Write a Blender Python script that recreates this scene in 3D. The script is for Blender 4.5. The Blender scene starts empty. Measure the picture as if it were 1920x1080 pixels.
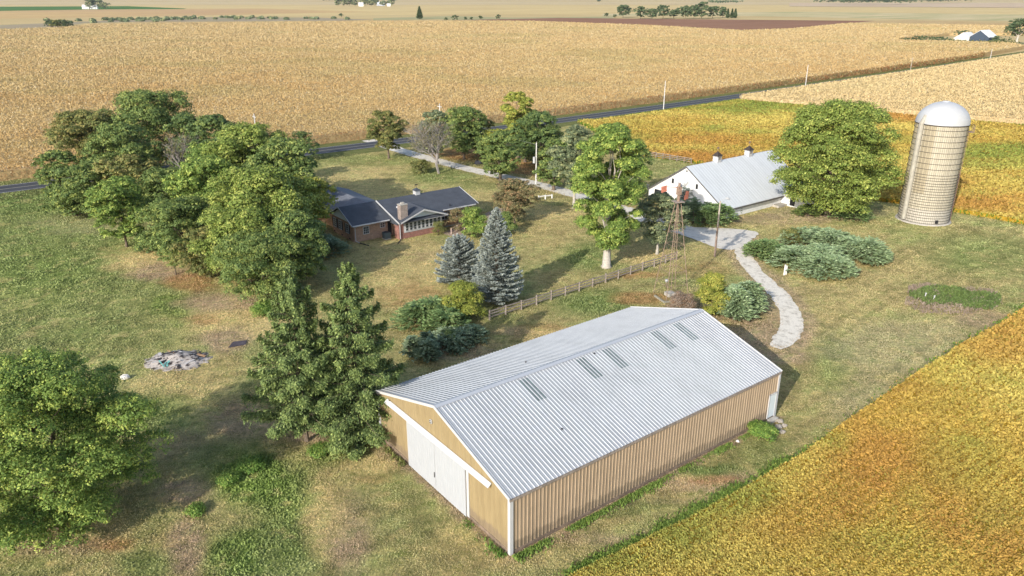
import bpy, math, random
import numpy as np
from mathutils import Vector, Matrix

SC = bpy.context.scene
COL = SC.collection
# ------------------------------------------------------------------ camera, sky, sun, exposure
FPX, PITCH, CAMH = 1423.975, 0.368897, 32.7257        # focal length in photo pixels (1920 wide), tilt down, height
cd = bpy.data.cameras.new('camera'); cam = bpy.data.objects.new('camera', cd); COL.objects.link(cam)
cd.sensor_width = 36; cd.lens = FPX / 1920 * 36; cd.clip_start = 0.5; cd.clip_end = 60000
cam.location = (0, 0, CAMH); cam.rotation_euler = (math.pi / 2 - PITCH, 0, 0)
SC.camera = cam
SUN_EL, SUN_AZ = 26.0, 32.2                            # light travels towards this heading
w = bpy.data.worlds.new('World'); SC.world = w; w.use_nodes = True
nt = w.node_tree; bg = nt.nodes['Background']
sky = nt.nodes.new('ShaderNodeTexSky'); sky.sky_type = 'NISHITA'; sky.sun_disc = False
sky.sun_elevation = math.radians(SUN_EL); sky.sun_rotation = math.radians(SUN_AZ + 180)
sky.air_density = 1.0; sky.dust_density = 1.5; sky.ozone_density = 1.0
nt.links.new(sky.outputs[0], bg.inputs[0]); bg.inputs[1].default_value = 0.15
ld = bpy.data.lights.new('sun', 'SUN'); ld.energy = 3.3; ld.angle = math.radians(0.5); ld.color = (1.0, 0.945, 0.86)
sun = bpy.data.objects.new('sun', ld); COL.objects.link(sun)
_a, _e = math.radians(SUN_AZ), math.radians(SUN_EL)
sun.rotation_euler = Vector((math.sin(_a) * math.cos(_e), math.cos(_a) * math.cos(_e), -math.sin(_e))).to_track_quat('-Z', 'Y').to_euler()
vs = SC.view_settings; vs.view_transform = 'Standard'; vs.look = 'None'; vs.gamma = 1; vs.use_curve_mapping = False
vs.exposure = 0.62
SC.render.engine = 'CYCLES'
SC.cycles.max_bounces = 5; SC.cycles.diffuse_bounces = 2; SC.cycles.transparent_max_bounces = 4
SC.cycles.glossy_bounces = 2; SC.cycles.transmission_bounces = 2; SC.cycles.volume_bounces = 0

# ------------------------------------------------------------------ survey: photo pixel <-> ground
CP, SP = math.cos(PITCH), math.sin(PITCH)
def G(px, py, z=0.0):
    "world point at height z seen at pixel (px, py) of the 1920x1080 photograph"
    u = (px - 960) / FPX; v = (540 - py) / FPX
    t = (z - CAMH) / (-SP + v * CP)
    return (u * t, (CP + v * SP) * t, z)
def to_px(x, y, z=0.0):
    dz = z - CAMH
    d = y * CP - dz * SP
    return 960 + x / d * FPX, 540 - (y * SP + dz * CP) / d * FPX
def height_at(px, py, top):
    g = G(px, py); lo, hi = 0.0, 60.0
    for _ in range(40):
        m = (lo + hi) / 2
        if to_px(g[0], g[1], m)[1] > top: lo = m
        else: hi = m
    return lo
YAW = 0.651844                                         # everything on the farm is square to the road
EX = np.array([math.cos(YAW), math.sin(YAW)]); NX = np.array([-math.sin(YAW), math.cos(YAW)])

# ------------------------------------------------------------------ noise in numpy
def _hash(ix, iy, seed):
    h = (ix.astype(np.int64) * 374761393 + iy.astype(np.int64) * 668265263 + seed * 1274126177) & 0xffffffff
    h = ((h ^ (h >> 13)) * 1274126177) & 0xffffffff
    return ((h ^ (h >> 16)) & 0xffff) / 65535.0
def vnoise(x, y, seed=0):
    ix = np.floor(x); iy = np.floor(y); fx = x - ix; fy = y - iy
    fx = fx * fx * (3 - 2 * fx); fy = fy * fy * (3 - 2 * fy)
    a = _hash(ix, iy, seed); b = _hash(ix + 1, iy, seed); c = _hash(ix, iy + 1, seed); d = _hash(ix + 1, iy + 1, seed)
    return (a * (1 - fx) + b * fx) * (1 - fy) + (c * (1 - fx) + d * fx) * fy
def fbm(x, y, seed=0, oct=4):
    s = 0; a = .5; t = 0
    for i in range(oct):
        s = s + a * vnoise(x * 2 ** i, y * 2 ** i, seed + i * 17); t += a; a *= .55
    return s / t
def sstep(a, b, x):
    t = np.clip((x - a) / (b - a), 0, 1); return t * t * (3 - 2 * t)

# ------------------------------------------------------------------ object helpers
def tag(o, label=None, cat=None, group=None, kind=None):
    if label: o['label'] = label
    if cat: o['category'] = cat
    if group: o['group'] = group
    if kind: o['kind'] = kind
    return o
def empty(name, loc, rz=0.0, parent=None):
    o = bpy.data.objects.new(name, None); COL.objects.link(o)
    o.location = (loc[0], loc[1], loc[2] if len(loc) > 2 else 0); o.rotation_euler = (0, 0, rz)
    o.empty_display_size = .5
    if parent: o.parent = parent
    return o
def link_mesh(name, me, m, parent=None, smooth=False):
    for k in (m if isinstance(m, (list, tuple)) else [m]): me.materials.append(k)
    o = bpy.data.objects.new(name, me); COL.objects.link(o)
    if parent: o.parent = parent
    if smooth: me.polygons.foreach_set('use_smooth', np.ones(len(me.polygons), bool))
    return o
def np_mesh(name, V, Q, color=None):
    "V (n,3), Q (m,4) or (m,3) int; color (n,3) -> colour attribute Col"
    me = bpy.data.meshes.new(name); V = np.asarray(V, np.float32); Q = np.asarray(Q, np.int32)
    k = Q.shape[1]
    me.vertices.add(len(V)); me.vertices.foreach_set('co', V.ravel())
    me.loops.add(Q.size); me.loops.foreach_set('vertex_index', Q.ravel())
    me.polygons.add(len(Q)); me.polygons.foreach_set('loop_start', np.arange(0, Q.size, k, dtype=np.int32))
    try: me.polygons.foreach_set('loop_total', np.full(len(Q), k, np.int32))
    except Exception: pass
    if color is not None:
        at = me.attributes.new('Col', 'FLOAT_COLOR', 'POINT')
        c4 = np.ones((len(V), 4), np.float32); c4[:, :3] = color
        at.data.foreach_set('color', c4.ravel())
    me.update(calc_edges=True); me.validate()
    return me
class MB:
    "collects faces; build() links them as one mesh object"
    def __init__(s): s.v = []; s.f = []; s.c = []; s.col = None
    def _a(s, pts, faces):
        o = len(s.v); s.v += [tuple(p) for p in pts]; s.f += [tuple(i + o for i in f) for f in faces]
        s.c += [s.col or (1, 1, 1)] * len(pts)
        return s
    def poly(s, pts): return s._a(pts, [tuple(range(len(pts)))])
    def box(s, x0, x1, y0, y1, z0, z1):
        return s._a([(x0, y0, z0), (x1, y0, z0), (x1, y1, z0), (x0, y1, z0), (x0, y0, z1), (x1, y0, z1), (x1, y1, z1), (x0, y1, z1)],
                    [(0, 3, 2, 1), (4, 5, 6, 7), (0, 1, 5, 4), (1, 2, 6, 5), (2, 3, 7, 6), (3, 0, 4, 7)])
    def slab(s, pts, t, d=None):
        "polygon pts extruded by thickness t against its normal (or along d)"
        P = [Vector(p) for p in pts]
        nrm = (P[1] - P[0]).cross(P[2] - P[0]).normalized() if d is None else Vector(d)
        B = [p - nrm * t for p in P]; n = len(P)
        return s._a(P + B, [tuple(range(n)), tuple(range(2 * n - 1, n - 1, -1))] + [(i, i + n, (i + 1) % n + n, (i + 1) % n) for i in range(n)])
    def tube(s, pts, radii, seg=8, cap=True):
        P = [Vector(p) for p in pts]; n = len(P)
        if not isinstance(radii, (list, tuple)): radii = [radii] * n
        rings = []; ref = None
        for i, p in enumerate(P):
            d = (P[min(i + 1, n - 1)] - P[max(i - 1, 0)]).normalized()
            if ref is None: ref = d.orthogonal().normalized()
            ref = (ref - d * ref.dot(d)); ref = ref.normalized() if ref.length > 1e-6 else d.orthogonal().normalized()
            b = d.cross(ref)
            rings.append([p + (ref * math.cos(a) + b * math.sin(a)) * radii[i] for a in [2 * math.pi * k / seg for k in range(seg)]])
        pts2 = [q for r in rings for q in r]; fs = []
        for i in range(n - 1):
            for k in range(seg):
                a = i * seg + k; b2 = i * seg + (k + 1) % seg
                fs.append((a, b2, b2 + seg, a + seg))
        if cap: fs += [tuple(range(seg - 1, -1, -1)), tuple((n - 1) * seg + k for k in range(seg))]
        return s._a(pts2, fs)
    def beam(s, a, b, w, h=None, up=(0, 0, 1)):
        a = Vector(a); b = Vector(b); d = (b - a).normalized(); h = h or w
        x = d.cross(Vector(up)); x = x.normalized() if x.length > 1e-4 else Vector((1, 0, 0)); y = x.cross(d)
        c = [x * sx * w / 2 + y * sy * h / 2 for sx, sy in ((-1, -1), (1, -1), (1, 1), (-1, 1))]
        return s._a([a + k for k in c] + [b + k for k in c], [(3, 2, 1, 0), (4, 5, 6, 7), (0, 1, 5, 4), (1, 2, 6, 5), (2, 3, 7, 6), (3, 0, 4, 7)])
    def ribbed(s, o, du, dv, nr, L, vfun, sp=0.305, h=0.04, wb=0.085, wt=0.035, start=None):
        "ribbed sheet: origin o, unit du along the sheet, dv along the ribs, nr outward, vfun(u)->(v0,v1)"
        o = Vector(o); du = Vector(du); dv = Vector(dv); nr = Vector(nr)
        prof = [(0.0, 0.0)]; u = sp / 2 if start is None else start
        while u + wb < L:
            prof += [(u - wb / 2, 0), (u - wt / 2, h), (u + wt / 2, h), (u + wb / 2, 0)]; u += sp
        prof.append((L, 0.0)); pts = []
        for (pu, ph) in prof:
            v0, v1 = vfun(pu)
            pts += [o + du * pu + nr * ph + dv * v0, o + du * pu + nr * ph + dv * v1]
        return s._a(pts, [(2 * i, 2 * i + 2, 2 * i + 3, 2 * i + 1) for i in range(len(prof) - 1)])
    def build(s, name, m, parent=None, smooth=False, label=None):
        me = bpy.data.meshes.new(name); me.from_pydata(s.v, [], s.f)
        if s.col is not None:
            at = me.attributes.new('Col', 'FLOAT_COLOR', 'POINT')
            at.data.foreach_set('color', np.array([tuple(c) + (1,) for c in s.c], np.float32).ravel())
        me.update()
        o = link_mesh(name, me, m, parent, smooth)
        if label: o['label'] = label
        return o

# ------------------------------------------------------------------ materials
def new_mat(name):
    m = bpy.data.materials.new(name); m.use_nodes = True
    return m, m.node_tree, m.node_tree.nodes['Principled BSDF']
def N(nt, t, **kw):
    n = nt.nodes.new(t)
    for k, v in kw.items(): setattr(n, k, v)
    return n
def ramp(nt, fac, stops):
    r = N(nt, 'ShaderNodeValToRGB'); e = r.color_ramp.elements
    while len(e) < len(stops): e.new(.5)
    for i, (p, c) in enumerate(stops): e[i].position = p; e[i].color = (c + (1,)) if len(c) == 3 else c
    nt.links.new(fac, r.inputs[0]); return r.outputs[0]
def noise(nt, scale, detail=4, rough=.6, coord='Object', vec=None, stretch=None):
    n = N(nt, 'ShaderNodeTexNoise'); n.inputs['Scale'].default_value = scale
    n.inputs['Detail'].default_value = detail; n.inputs['Roughness'].default_value = rough
    tc = N(nt, 'ShaderNodeTexCoord'); src = vec or tc.outputs[coord]
    if stretch:
        mp = N(nt, 'ShaderNodeMapping'); mp.inputs['Scale'].default_value = stretch
        nt.links.new(src, mp.inputs[0]); src = mp.outputs[0]
    nt.links.new(src, n.inputs['Vector']); return n.outputs['Fac']
def mixc(nt, a, b, fac, mode='MIX'):
    m = N(nt, 'ShaderNodeMix', data_type='RGBA', blend_type=mode)
    for sock, v in ((m.inputs['A'], a), (m.inputs['B'], b), (m.inputs['Factor'], fac)):
        if hasattr(v, 'links') or isinstance(v, bpy.types.NodeSocket): nt.links.new(v, sock)
        elif isinstance(v, (int, float)): sock.default_value = v
        else: sock.default_value = tuple(v) + (1,)
    return m.outputs['Result']
def bump(nt, bsdf, h, strength=.4, dist=.05):
    b = N(nt, 'ShaderNodeBump'); b.inputs['Strength'].default_value = strength; b.inputs['Distance'].default_value = dist
    nt.links.new(h, b.inputs['Height']); nt.links.new(b.outputs[0], bsdf.inputs['Normal'])
def simple(name, c, rough=.7, metal=0.0, var=.15, scale=3.0, bumps=0.0, spec=.3):
    m, nt, b = new_mat(name)
    f = noise(nt, scale, 5)
    d = tuple(x * (1 - var) for x in c); l = tuple(min(1, x * (1 + var)) for x in c)
    nt.links.new(ramp(nt, f, [(.3, d), (.7, l)]), b.inputs['Base Color'])
    b.inputs['Roughness'].default_value = rough; b.inputs['Metallic'].default_value = metal
    b.inputs['Specular IOR Level'].default_value = spec
    if bumps: bump(nt, b, noise(nt, scale * 8, 3), bumps, .02)
    return m
def col_mat(name, rough=.9, var=.25, scale=20.0, transl=0.0, spec=.1, bumps=0.0, bscale=30):
    "reads the Col attribute, with a fine noise on top; leaves let some light through"
    m, nt, b = new_mat(name)
    a = N(nt, 'ShaderNodeAttribute'); a.attribute_name = 'Col'
    c = a.outputs['Color']
    if var:
        f = noise(nt, scale, 4, .7)
        c = mixc(nt, c, ramp(nt, f, [(.3, (1 - var,) * 3), (.7, (1 + var,) * 3)]), 1.0, 'MULTIPLY')
    nt.links.new(c, b.inputs['Base Color']); b.inputs['Roughness'].default_value = rough
    b.inputs['Specular IOR Level'].default_value = spec
    if bumps: bump(nt, b, noise(nt, bscale, 4, .7), bumps, .12)
    if transl:
        t = N(nt, 'ShaderNodeBsdfTranslucent'); nt.links.new(c, t.inputs[0])
        mx = N(nt, 'ShaderNodeMixShader'); mx.inputs[0].default_value = transl
        nt.links.new(b.outputs[0], mx.inputs[1]); nt.links.new(t.outputs[0], mx.inputs[2])
        nt.links.new(mx.outputs[0], nt.nodes['Material Output'].inputs['Surface'])
    return m
M = {}
M['leaf'] = col_mat('foliage', .6, 0, transl=.16, spec=.25)
M['crop'] = col_mat('crop_leaves', .8, 0, transl=.2, spec=.1)
M['bark'] = simple('bark', (.16, .125, .095), .95, var=.35, scale=6, bumps=.6, spec=.05)
M['pale_bark'] = simple('pale_bark', (.46, .42, .36), .95, var=.25, scale=5, bumps=.6, spec=.05)
M['grey_twig'] = simple('grey_twigs', (.30, .27, .25), .95, var=.2, scale=5, spec=.05)
M['white_metal'] = simple('white_painted_steel', (.40, .42, .45), .45, var=.03, scale=2, spec=.4)
M['white_trim'] = simple('white_trim', (.52, .52, .52), .5, var=.04, scale=3)
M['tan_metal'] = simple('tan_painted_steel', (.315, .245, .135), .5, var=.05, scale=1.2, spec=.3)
M['dark'] = simple('dark_void', (.02, .02, .022), .6, var=.2)
M['black_plastic'] = simple('black_plastic', (.03, .03, .035), .5, var=.2)
M['concrete'] = simple('concrete', (.42, .39, .34), .9, var=.2, scale=1.5, bumps=.3)
M['wood_grey'] = simple('weathered_wood', (.28, .235, .20), .95, var=.3, scale=4, bumps=.4)
M['galv'] = simple('galvanised_steel', (.47, .48, .49), .6, metal=.15, var=.06, scale=.8)
M['rust'] = simple('rusty_steel', (.27, .19, .145), .85, var=.45, scale=5, bumps=.3)
M['redpaint'] = simple('red_paint', (.36, .13, .09), .7, var=.4, scale=3)
M['pole_wood'] = simple('pole_wood', (.40, .35, .30), .95, var=.25, scale=3)
M['pole_white'] = simple('bleached_pole', (.62, .60, .57), .9, var=.15, scale=3)
M['wire'] = simple('wire', (.25, .25, .25), .6, var=.1)
M['hoop'] = simple('hoop_steel', (.05, .042, .035), .7, var=.4, scale=2)
def roof_mat(name, c, rough, streak):
    m, nt, b = new_mat(name)
    f = noise(nt, 1.0, 6, .65, stretch=streak)
    g = noise(nt, 7.0, 5, .7)
    c1 = ramp(nt, f, [(.34, tuple(x * .90 for x in c)), (.5, c), (.72, tuple(min(1, x * 1.06) for x in c))])
    c2 = mixc(nt, c1, ramp(nt, g, [(.35, (.86, .86, .87)), (.6, (1, 1, 1))]), 1.0, 'MULTIPLY')
    nt.links.new(c2, b.inputs['Base Color']); b.inputs['Roughness'].default_value = rough
    b.inputs['Metallic'].default_value = .1
    return m
M['shed_roof'] = roof_mat('white_ribbed_roof', (.455, .468, .478), .5, (.6, .25, .6))
M['barn_roof'] = roof_mat('pale_metal_roof', (.62, .64, .645), .5, (1.6, .12, .3))
M['skylight'] = simple('translucent_panel', (.16, .20, .20), .35, var=.3, scale=2, spec=.5)
def asphalt_shingle():
    m, nt, b = new_mat('asphalt_shingles')
    f = noise(nt, 30, 3, .7); g = noise(nt, .8, 5)
    c = ramp(nt, f, [(.3, (.035, .04, .05)), (.7, (.085, .095, .115))])
    c = mixc(nt, c, ramp(nt, g, [(.3, (.8, .8, .8)), (.7, (1.2, 1.2, 1.2))]), 1.0, 'MULTIPLY')
    nt.links.new(c, b.inputs['Base Color']); b.inputs['Roughness'].default_value = .9
    bump(nt, b, f, .4, .03); return m
M['shingle'] = asphalt_shingle()
def brick(name, a, c2, mo):
    m, nt, b = new_mat(name)
    t = N(nt, 'ShaderNodeTexBrick'); t.inputs['Scale'].default_value = 1.0
    t.inputs['Brick Width'].default_value = .30; t.inputs['Row Height'].default_value = .11; t.inputs['Mortar Size'].default_value = .012
    t.inputs['Color1'].default_value = a + (1,); t.inputs['Color2'].default_value = c2 + (1,); t.inputs['Mortar'].default_value = mo + (1,)
    tc = N(nt, 'ShaderNodeTexCoord'); sp = N(nt, 'ShaderNodeSeparateXYZ'); nt.links.new(tc.outputs['Object'], sp.inputs[0])
    ad = N(nt, 'ShaderNodeMath', operation='ADD'); nt.links.new(sp.outputs[0], ad.inputs[0]); nt.links.new(sp.outputs[1], ad.inputs[1])
    cb = N(nt, 'ShaderNodeCombineXYZ'); nt.links.new(ad.outputs[0], cb.inputs[0]); nt.links.new(sp.outputs[2], cb.inputs[1])
    nt.links.new(cb.outputs[0], t.inputs['Vector'])
    f = noise(nt, 3, 5)
    c = mixc(nt, t.outputs['Color'], ramp(nt, f, [(.3, (.75, .75, .75)), (.7, (1.2, 1.2, 1.2))]), 1.0, 'MULTIPLY')
    nt.links.new(c, b.inputs['Base Color']); b.inputs['Roughness'].default_value = .95
    return m
M['brick'] = brick('orange_brown_brick', (.42, .245, .155), (.31, .18, .125), (.45, .36, .28))
M['chimney_brick'] = brick('chimney_brick', (.33, .25, .21), (.23, .18, .155), (.38, .34, .30))
M['siding'] = simple('pale_siding', (.74, .80, .82), .6, var=.05, scale=2)
def glass():
    m, nt, b = new_mat('window_glass'); b.inputs['Base Color'].default_value = (.03, .04, .05, 1)
    b.inputs['Roughness'].default_value = .08; b.inputs['Specular IOR Level'].default_value = .8
    return m
M['glass'] = glass()
def boards(name, c, stain):
    m, nt, b = new_mat(name)
    f = noise(nt, 1.0, 5, .7, stretch=(4, 4, .35)); g = noise(nt, 1.2, 4)
    c1 = ramp(nt, f, [(.0, c), (.62, c), (.72, stain)])
    nt.links.new(mixc(nt, c1, ramp(nt, g, [(.3, (.85, .85, .85)), (.7, (1, 1, 1))]), 1.0, 'MULTIPLY'), b.inputs['Base Color'])
    b.inputs['Roughness'].default_value = .9; return m
M['barn_boards'] = boards('peeling_white_boards', (.80, .80, .79), (.42, .40, .38))
# ================================================================== GROUND
def blob(px, py, cx, cy, rx, ry, soft=.5, nz=None):
    d = np.sqrt(((px - cx) / rx) ** 2 + ((py - cy) / ry) ** 2)
    if nz is not None: d = d + (nz - .5) * 1.3
    return 1 - sstep(1 - soft, 1 + soft * .6, d)
def seg_dist(x, y, pts):
    best = np.full(np.shape(x), 1e9)
    for (ax, ay), (bx, by) in zip(pts[:-1], pts[1:]):
        dx, dy = bx - ax, by - ay
        t = np.clip(((x - ax) * dx + (y - ay) * dy) / (dx * dx + dy * dy), 0, 1)
        best = np.minimum(best, np.hypot(x - ax - t * dx, y - ay - t * dy))
    return best
DRY = np.array((.45, .365, .185)); STRAW = np.array((.60, .475, .25)); OLIVE = np.array((.32, .31, .145))
GREEN = np.array((.20, .25, .09)); LUSH = np.array((.20, .295, .07)); DIRT = np.array((.43, .32, .225))
RUST = np.array((.42, .24, .12)); PALE = np.array((.43, .39, .24)); DARKG = np.array((.06, .10, .03))
# colour patches of the turf: (class, cx, cy, rx, ry, strength) measured on the ground seen in the photograph
PATCH = [
 (GREEN, 150, 470, 260, 110, .55), (LUSH, 60, 520, 130, 60, .22), (GREEN, 60, 380, 120, 24, .8), (PALE, 190, 420, 120, 22, .35),
 (LUSH, 320, 570, 40, 22, .5), (LUSH, 350, 600, 34, 20, .5), (GREEN, 120, 620, 260, 60, .4), (STRAW, 270, 490, 80, 26, .8),
 (DIRT, 300, 510, 60, 20, .8), (RUST, 350, 530, 50, 18, .6), (DIRT, 430, 570, 85, 20, .85), (STRAW, 450, 610, 110, 34, .9), (DIRT, 420, 640, 60, 26, .7),
 (RUST, 385, 600, 30, 10, .5), (STRAW, 330, 720, 110, 30, .6), (GREEN, 300, 780, 70, 50, .6), (DRY, 400, 690, 90, 30, .6),
 (DIRT, 455, 790, 70, 40, .65), (DIRT, 340, 830, 80, 30, .4), (GREEN, 420, 860, 80, 40, .5), (DIRT, 350, 920, 60, 26, .85), (DIRT, 20, 985, 60, 25, .8), (RUST, 200, 1020, 60, 16, .6),
 (DIRT, 100, 1020, 90, 30, .5), (STRAW, 170, 990, 90, 22, .6), (LUSH, 470, 900, 80, 60, .7), (LUSH, 560, 960, 90, 100, .55), (GREEN, 500, 1040, 120, 70, .6), (LUSH, 440, 1050, 60, 50, .5),
 (GREEN, 270, 1060, 60, 30, .6), (DIRT, 350, 1020, 35, 60, .7), (DRY, 620, 980, 45, 100, .75), (DIRT, 660, 1000, 50, 90, .75), (STRAW, 610, 950, 50, 60, .6), (LUSH, 640, 850, 70, 22, .5), (OLIVE, 760, 950, 110, 90, .7),
 (DIRT, 580, 815, 40, 18, .8), (DIRT, 740, 850, 40, 20, .6), (STRAW, 700, 870, 60, 16, .6),
 (STRAW, 760, 500, 80, 70, .75), (DRY, 720, 470, 120, 60, .5), (RUST, 770, 560, 60, 30, .35), (STRAW, 690, 350, 140, 50, .5), (DRY, 880, 370, 90, 30, .8), (GREEN, 900, 350, 60, 10, .4),
 (DRY, 1030, 440, 90, 50, .7), (STRAW, 1030, 400, 60, 16, .7), (GREEN, 1100, 480, 60, 30, .65), (STRAW, 1210, 480, 70, 22, .7), (DRY, 1050, 530, 70, 26, .6),
 (GREEN, 1120, 570, 90, 26, .75), (RUST, 1000, 620, 90, 14, .45), (RUST, 1200, 515, 50, 8, .6), (RUST, 1200, 560, 60, 12, .6), (STRAW, 1010, 625, 80, 12, .5), (DIRT, 860, 660, 80, 22, .6), (DIRT, 960, 620, 40, 12, .5),
 (DRY, 1330, 480, 60, 30, .7), (RUST, 1330, 510, 60, 20, .3), (DIRT, 1400, 640, 45, 50, .7), (DIRT, 1300, 590, 60, 24, .6), (DIRT, 1500, 590, 16, 70, .5), (DIRT, 1450, 670, 70, 14, .8),
 (DRY, 1570, 560, 130, 60, .6), (DRY, 1650, 500, 170, 40, .5), (GREEN, 1560, 680, 40, 60, .5), (PALE, 1700, 650, 170, 60, .5), (PALE, 1650, 760, 110, 50, .45), (GREEN, 1840, 480, 110, 40, .45),
 (PALE, 1560, 400, 130, 14, .6), (DIRT, 1470, 410, 110, 12, .5), (GREEN, 1430, 850, 60, 40, .5), (DIRT, 1330, 905, 120, 22, .6), (RUST, 1330, 900, 50, 10, .5), (DIRT, 1180, 1010, 140, 16, .5),
 (GREEN, 1130, 950, 170, 20, .5), (GREEN, 1250, 880, 130, 14, .8), (LUSH, 1040, 970, 60, 14, .6), (DIRT, 1180, 940, 200, 6, .2), (PALE, 900, 900, 100, 12, .2),
 (DIRT, 1840, 595, 60, 18, .6), (GREEN, 1900, 575, 40, 12, .6), (RUST, 865, 288, 55, 13, .9), (RUST, 985, 312, 40, 16, .7), (GREEN, 1400, 190, 30, 4, .7), (GREEN, 1240, 300, 70, 40, .4),
 (GREEN, 820, 330, 80, 18, .6), (GREEN, 700, 300, 140, 12, .5), (RUST, 700, 900, 40, 10, .2), (DIRT, 820, 480, 60, 12, .2), (RUST, 880, 400, 60, 6, .4), (DIRT, 860, 425, 60, 8, .5), (DIRT, 1310, 410, 70, 8, .5)]
DRIVE = [(-34.5, 183.5), (-22, 166), (-8, 150), (2, 140.5), (10.5, 131), (17, 121.5), (23.5, 113), (27, 107.5), (33.5, 104.8), (31.5, 99.5), (30.6, 92.5), (31, 86), (31.3, 80.5), (30.3, 75), (28.6, 71.5), (27.2, 69.6)]
SHED0 = G(957, 1041)[:2]
TRACKS = [[G(*q)[:2] for q in t] for t in (((150, 720), (210, 640), (270, 560), (300, 500)), ((110, 700), (150, 620), (190, 560), (215, 500)), ((20, 640), (90, 560), (140, 480)),
          ((1540, 640), (1640, 570), (1760, 510), (1920, 440)), ((1480, 860), (1560, 790), (1700, 690), (1860, 600)), ((1500, 560), (1600, 540), (1700, 470), (1840, 440)),
          ((780, 960), (700, 1000), (620, 940), (560, 860), (470, 820)), ((880, 1060), (780, 1010), (640, 1070)))]
def turf_color(x, y):
    px, py = to_px(x, y)
    n1 = fbm(x * .045, y * .045, 3); n2 = fbm(x * .25, y * .25, 9); n3 = fbm(x * 1.1, y * 1.1, 21)
    n4 = fbm((x * EX[0] + y * EX[1]) * .12, (x * NX[0] + y * NX[1]) * .8, 33)
    g = sstep(.36, .76, n1 * .45 + n2 * .35 + n4 * .2 + .06 * sstep(30, 80, -x))
    c = DRY[None] * (1 - g)[:, None] * .98 + OLIVE[None] * 1.06 * g[:, None]; mead = (sstep(-28, -48, x) * .45)[:, None]; c = c * (1 - mead) + np.array((.30, .345, .14)) * mead
    n5 = fbm((x * EX[0] + y * EX[1]) * 1.0, (x * NX[0] + y * NX[1]) * .035, 44); n6 = fbm((x * EX[0] + y * EX[1]) * .03, (x * NX[0] + y * NX[1]) * .9, 45)
    wl5 = sstep(-15, -30, x)
    st5 = n5 * wl5 + n6 * (1 - wl5)
    c = c * (.72 + .56 * st5)[:, None]
    gl = sstep(.5, .8, n2); c = c * (1 - .35 * gl)[:, None] + GREEN * (.35 * gl)[:, None]
    for (k, cx, cy, rx, ry, s) in PATCH:
        b = np.clip(blob(px, py, cx, cy, rx, ry, .55, n2 * .6 + n3 * .4) * s * 1.25, 0, 1)
        c = c * (1 - b)[:, None] + k[None] * b[:, None]
    u = (x - SHED0[0]) * EX[0] + (y - SHED0[1]) * EX[1]; v = (x - SHED0[0]) * NX[0] + (y - SHED0[1]) * NX[1]
    ds = np.hypot(np.maximum(np.maximum(-u, u - 27.44), 0), np.maximum(np.maximum(-v, v - 16.77), 0))
    b = (1 - sstep(.35, 1.0, ds + (n3 - .5) * 1.0)) * .85; c = c * (1 - b)[:, None] + DIRT * .92 * b[:, None]
    dd_ = seg_dist(x, y, DRIVE[7:]); b = (1 - sstep(1.6, 3.0, dd_ + (n2 - .5) * 1.6)) * .75; c = c * (1 - b)[:, None] + DIRT * b[:, None]
    dd_ = seg_dist(x, y, DRIVE[:8]); b = (1 - sstep(1.8, 2.6, dd_ + (n3 - .5) * 1.0)) * .5; c = c * (1 - b)[:, None] + DRY * b[:, None]
    for tk in TRACKS:
        dt = np.abs(seg_dist(x, y, tk) - .85); b = (1 - sstep(.12, .55, dt)) * (.35 + .5 * n2); c = c * (1 - .30 * b)[:, None] + GREEN * .8 * (.10 * b)[:, None]
    m = (.62 + .76 * n3) * (.84 + .32 * n2)
    spk = sstep(.62, .75, n3); c = c * (1 - .35 * spk)[:, None] + GREEN * (.35 * spk)[:, None]
    spk = sstep(.63, .73, fbm(x * .9, y * .9, 77)); c = c * (1 - .4 * spk)[:, None] + STRAW * (.4 * spk)[:, None]
    return np.clip(c * m[:, None], 0.01, 1)
# far ground: one sheet to the horizon, near ground: fine grid
ROADL = [(-400, -110), (-92.3, 134.1), (-46.6, 166.8), (-12, 193.2), (13.3, 213.6), (54.6, 247.8), (111.6, 297.0), (178, 354.5), (300, 465.5), (900, 1010), (2500, 2470)]
def hole(x, y): return None
def grid(x0, x1, y0, y1, st):
    xs = np.arange(x0, x1 + st / 2, st); ys = np.arange(y0, y1 + st / 2, st)
    X, Y = np.meshgrid(xs, ys); nx, ny = len(xs), len(ys)
    i = np.arange(nx - 1)[None] + np.arange(ny - 1)[:, None] * nx
    Q = np.stack([i, i + 1, i + 1 + nx, i + nx], -1).reshape(-1, 4)
    return X.ravel(), Y.ravel(), Q
def turf_mat():
    m, nt, b = new_mat('turf')
    a = N(nt, 'ShaderNodeAttribute'); a.attribute_name = 'Col'
    f = noise(nt, 3.2, 6, .75); g = noise(nt, 14, 4, .7)
    q = noise(nt, .9, 5, .75, stretch=(.6, 1.6, 1)); q2 = noise(nt, 2.1, 5, .8, stretch=(1.2, .5, 1))
    c = mixc(nt, a.outputs['Color'], ramp(nt, f, [(.32, (.64, .68, .60)), (.5, (1.04, 1.04, 1.04)), (.68, (1.42, 1.36, 1.26))]), 1.0, 'MULTIPLY')
    c = mixc(nt, c, ramp(nt, q, [(.36, (.70, .78, .62)), (.52, (1, 1, 1)), (.68, (1.28, 1.20, 1.12))]), 1.0, 'MULTIPLY')
    c = mixc(nt, c, ramp(nt, q2, [(.38, (.78, .84, .74)), (.62, (1.2, 1.15, 1.1))]), 1.0, 'MULTIPLY')
    c = mixc(nt, c, ramp(nt, g, [(.3, (.72, .76, .68)), (.7, (1.25, 1.22, 1.2))]), 1.0, 'MULTIPLY')
    nt.links.new(c, b.inputs['Base Color']); b.inputs['Roughness'].default_value = 1; b.inputs['Specular IOR Level'].default_value = 0
    h = N(nt, 'ShaderNodeMath', operation='ADD'); nt.links.new(f, h.inputs[0]); nt.links.new(g, h.inputs[1])
    bump(nt, b, h.outputs[0], .9, .12)
    return m
X, Y, Q = grid(-135, 135, 20, 290, .5)
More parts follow.
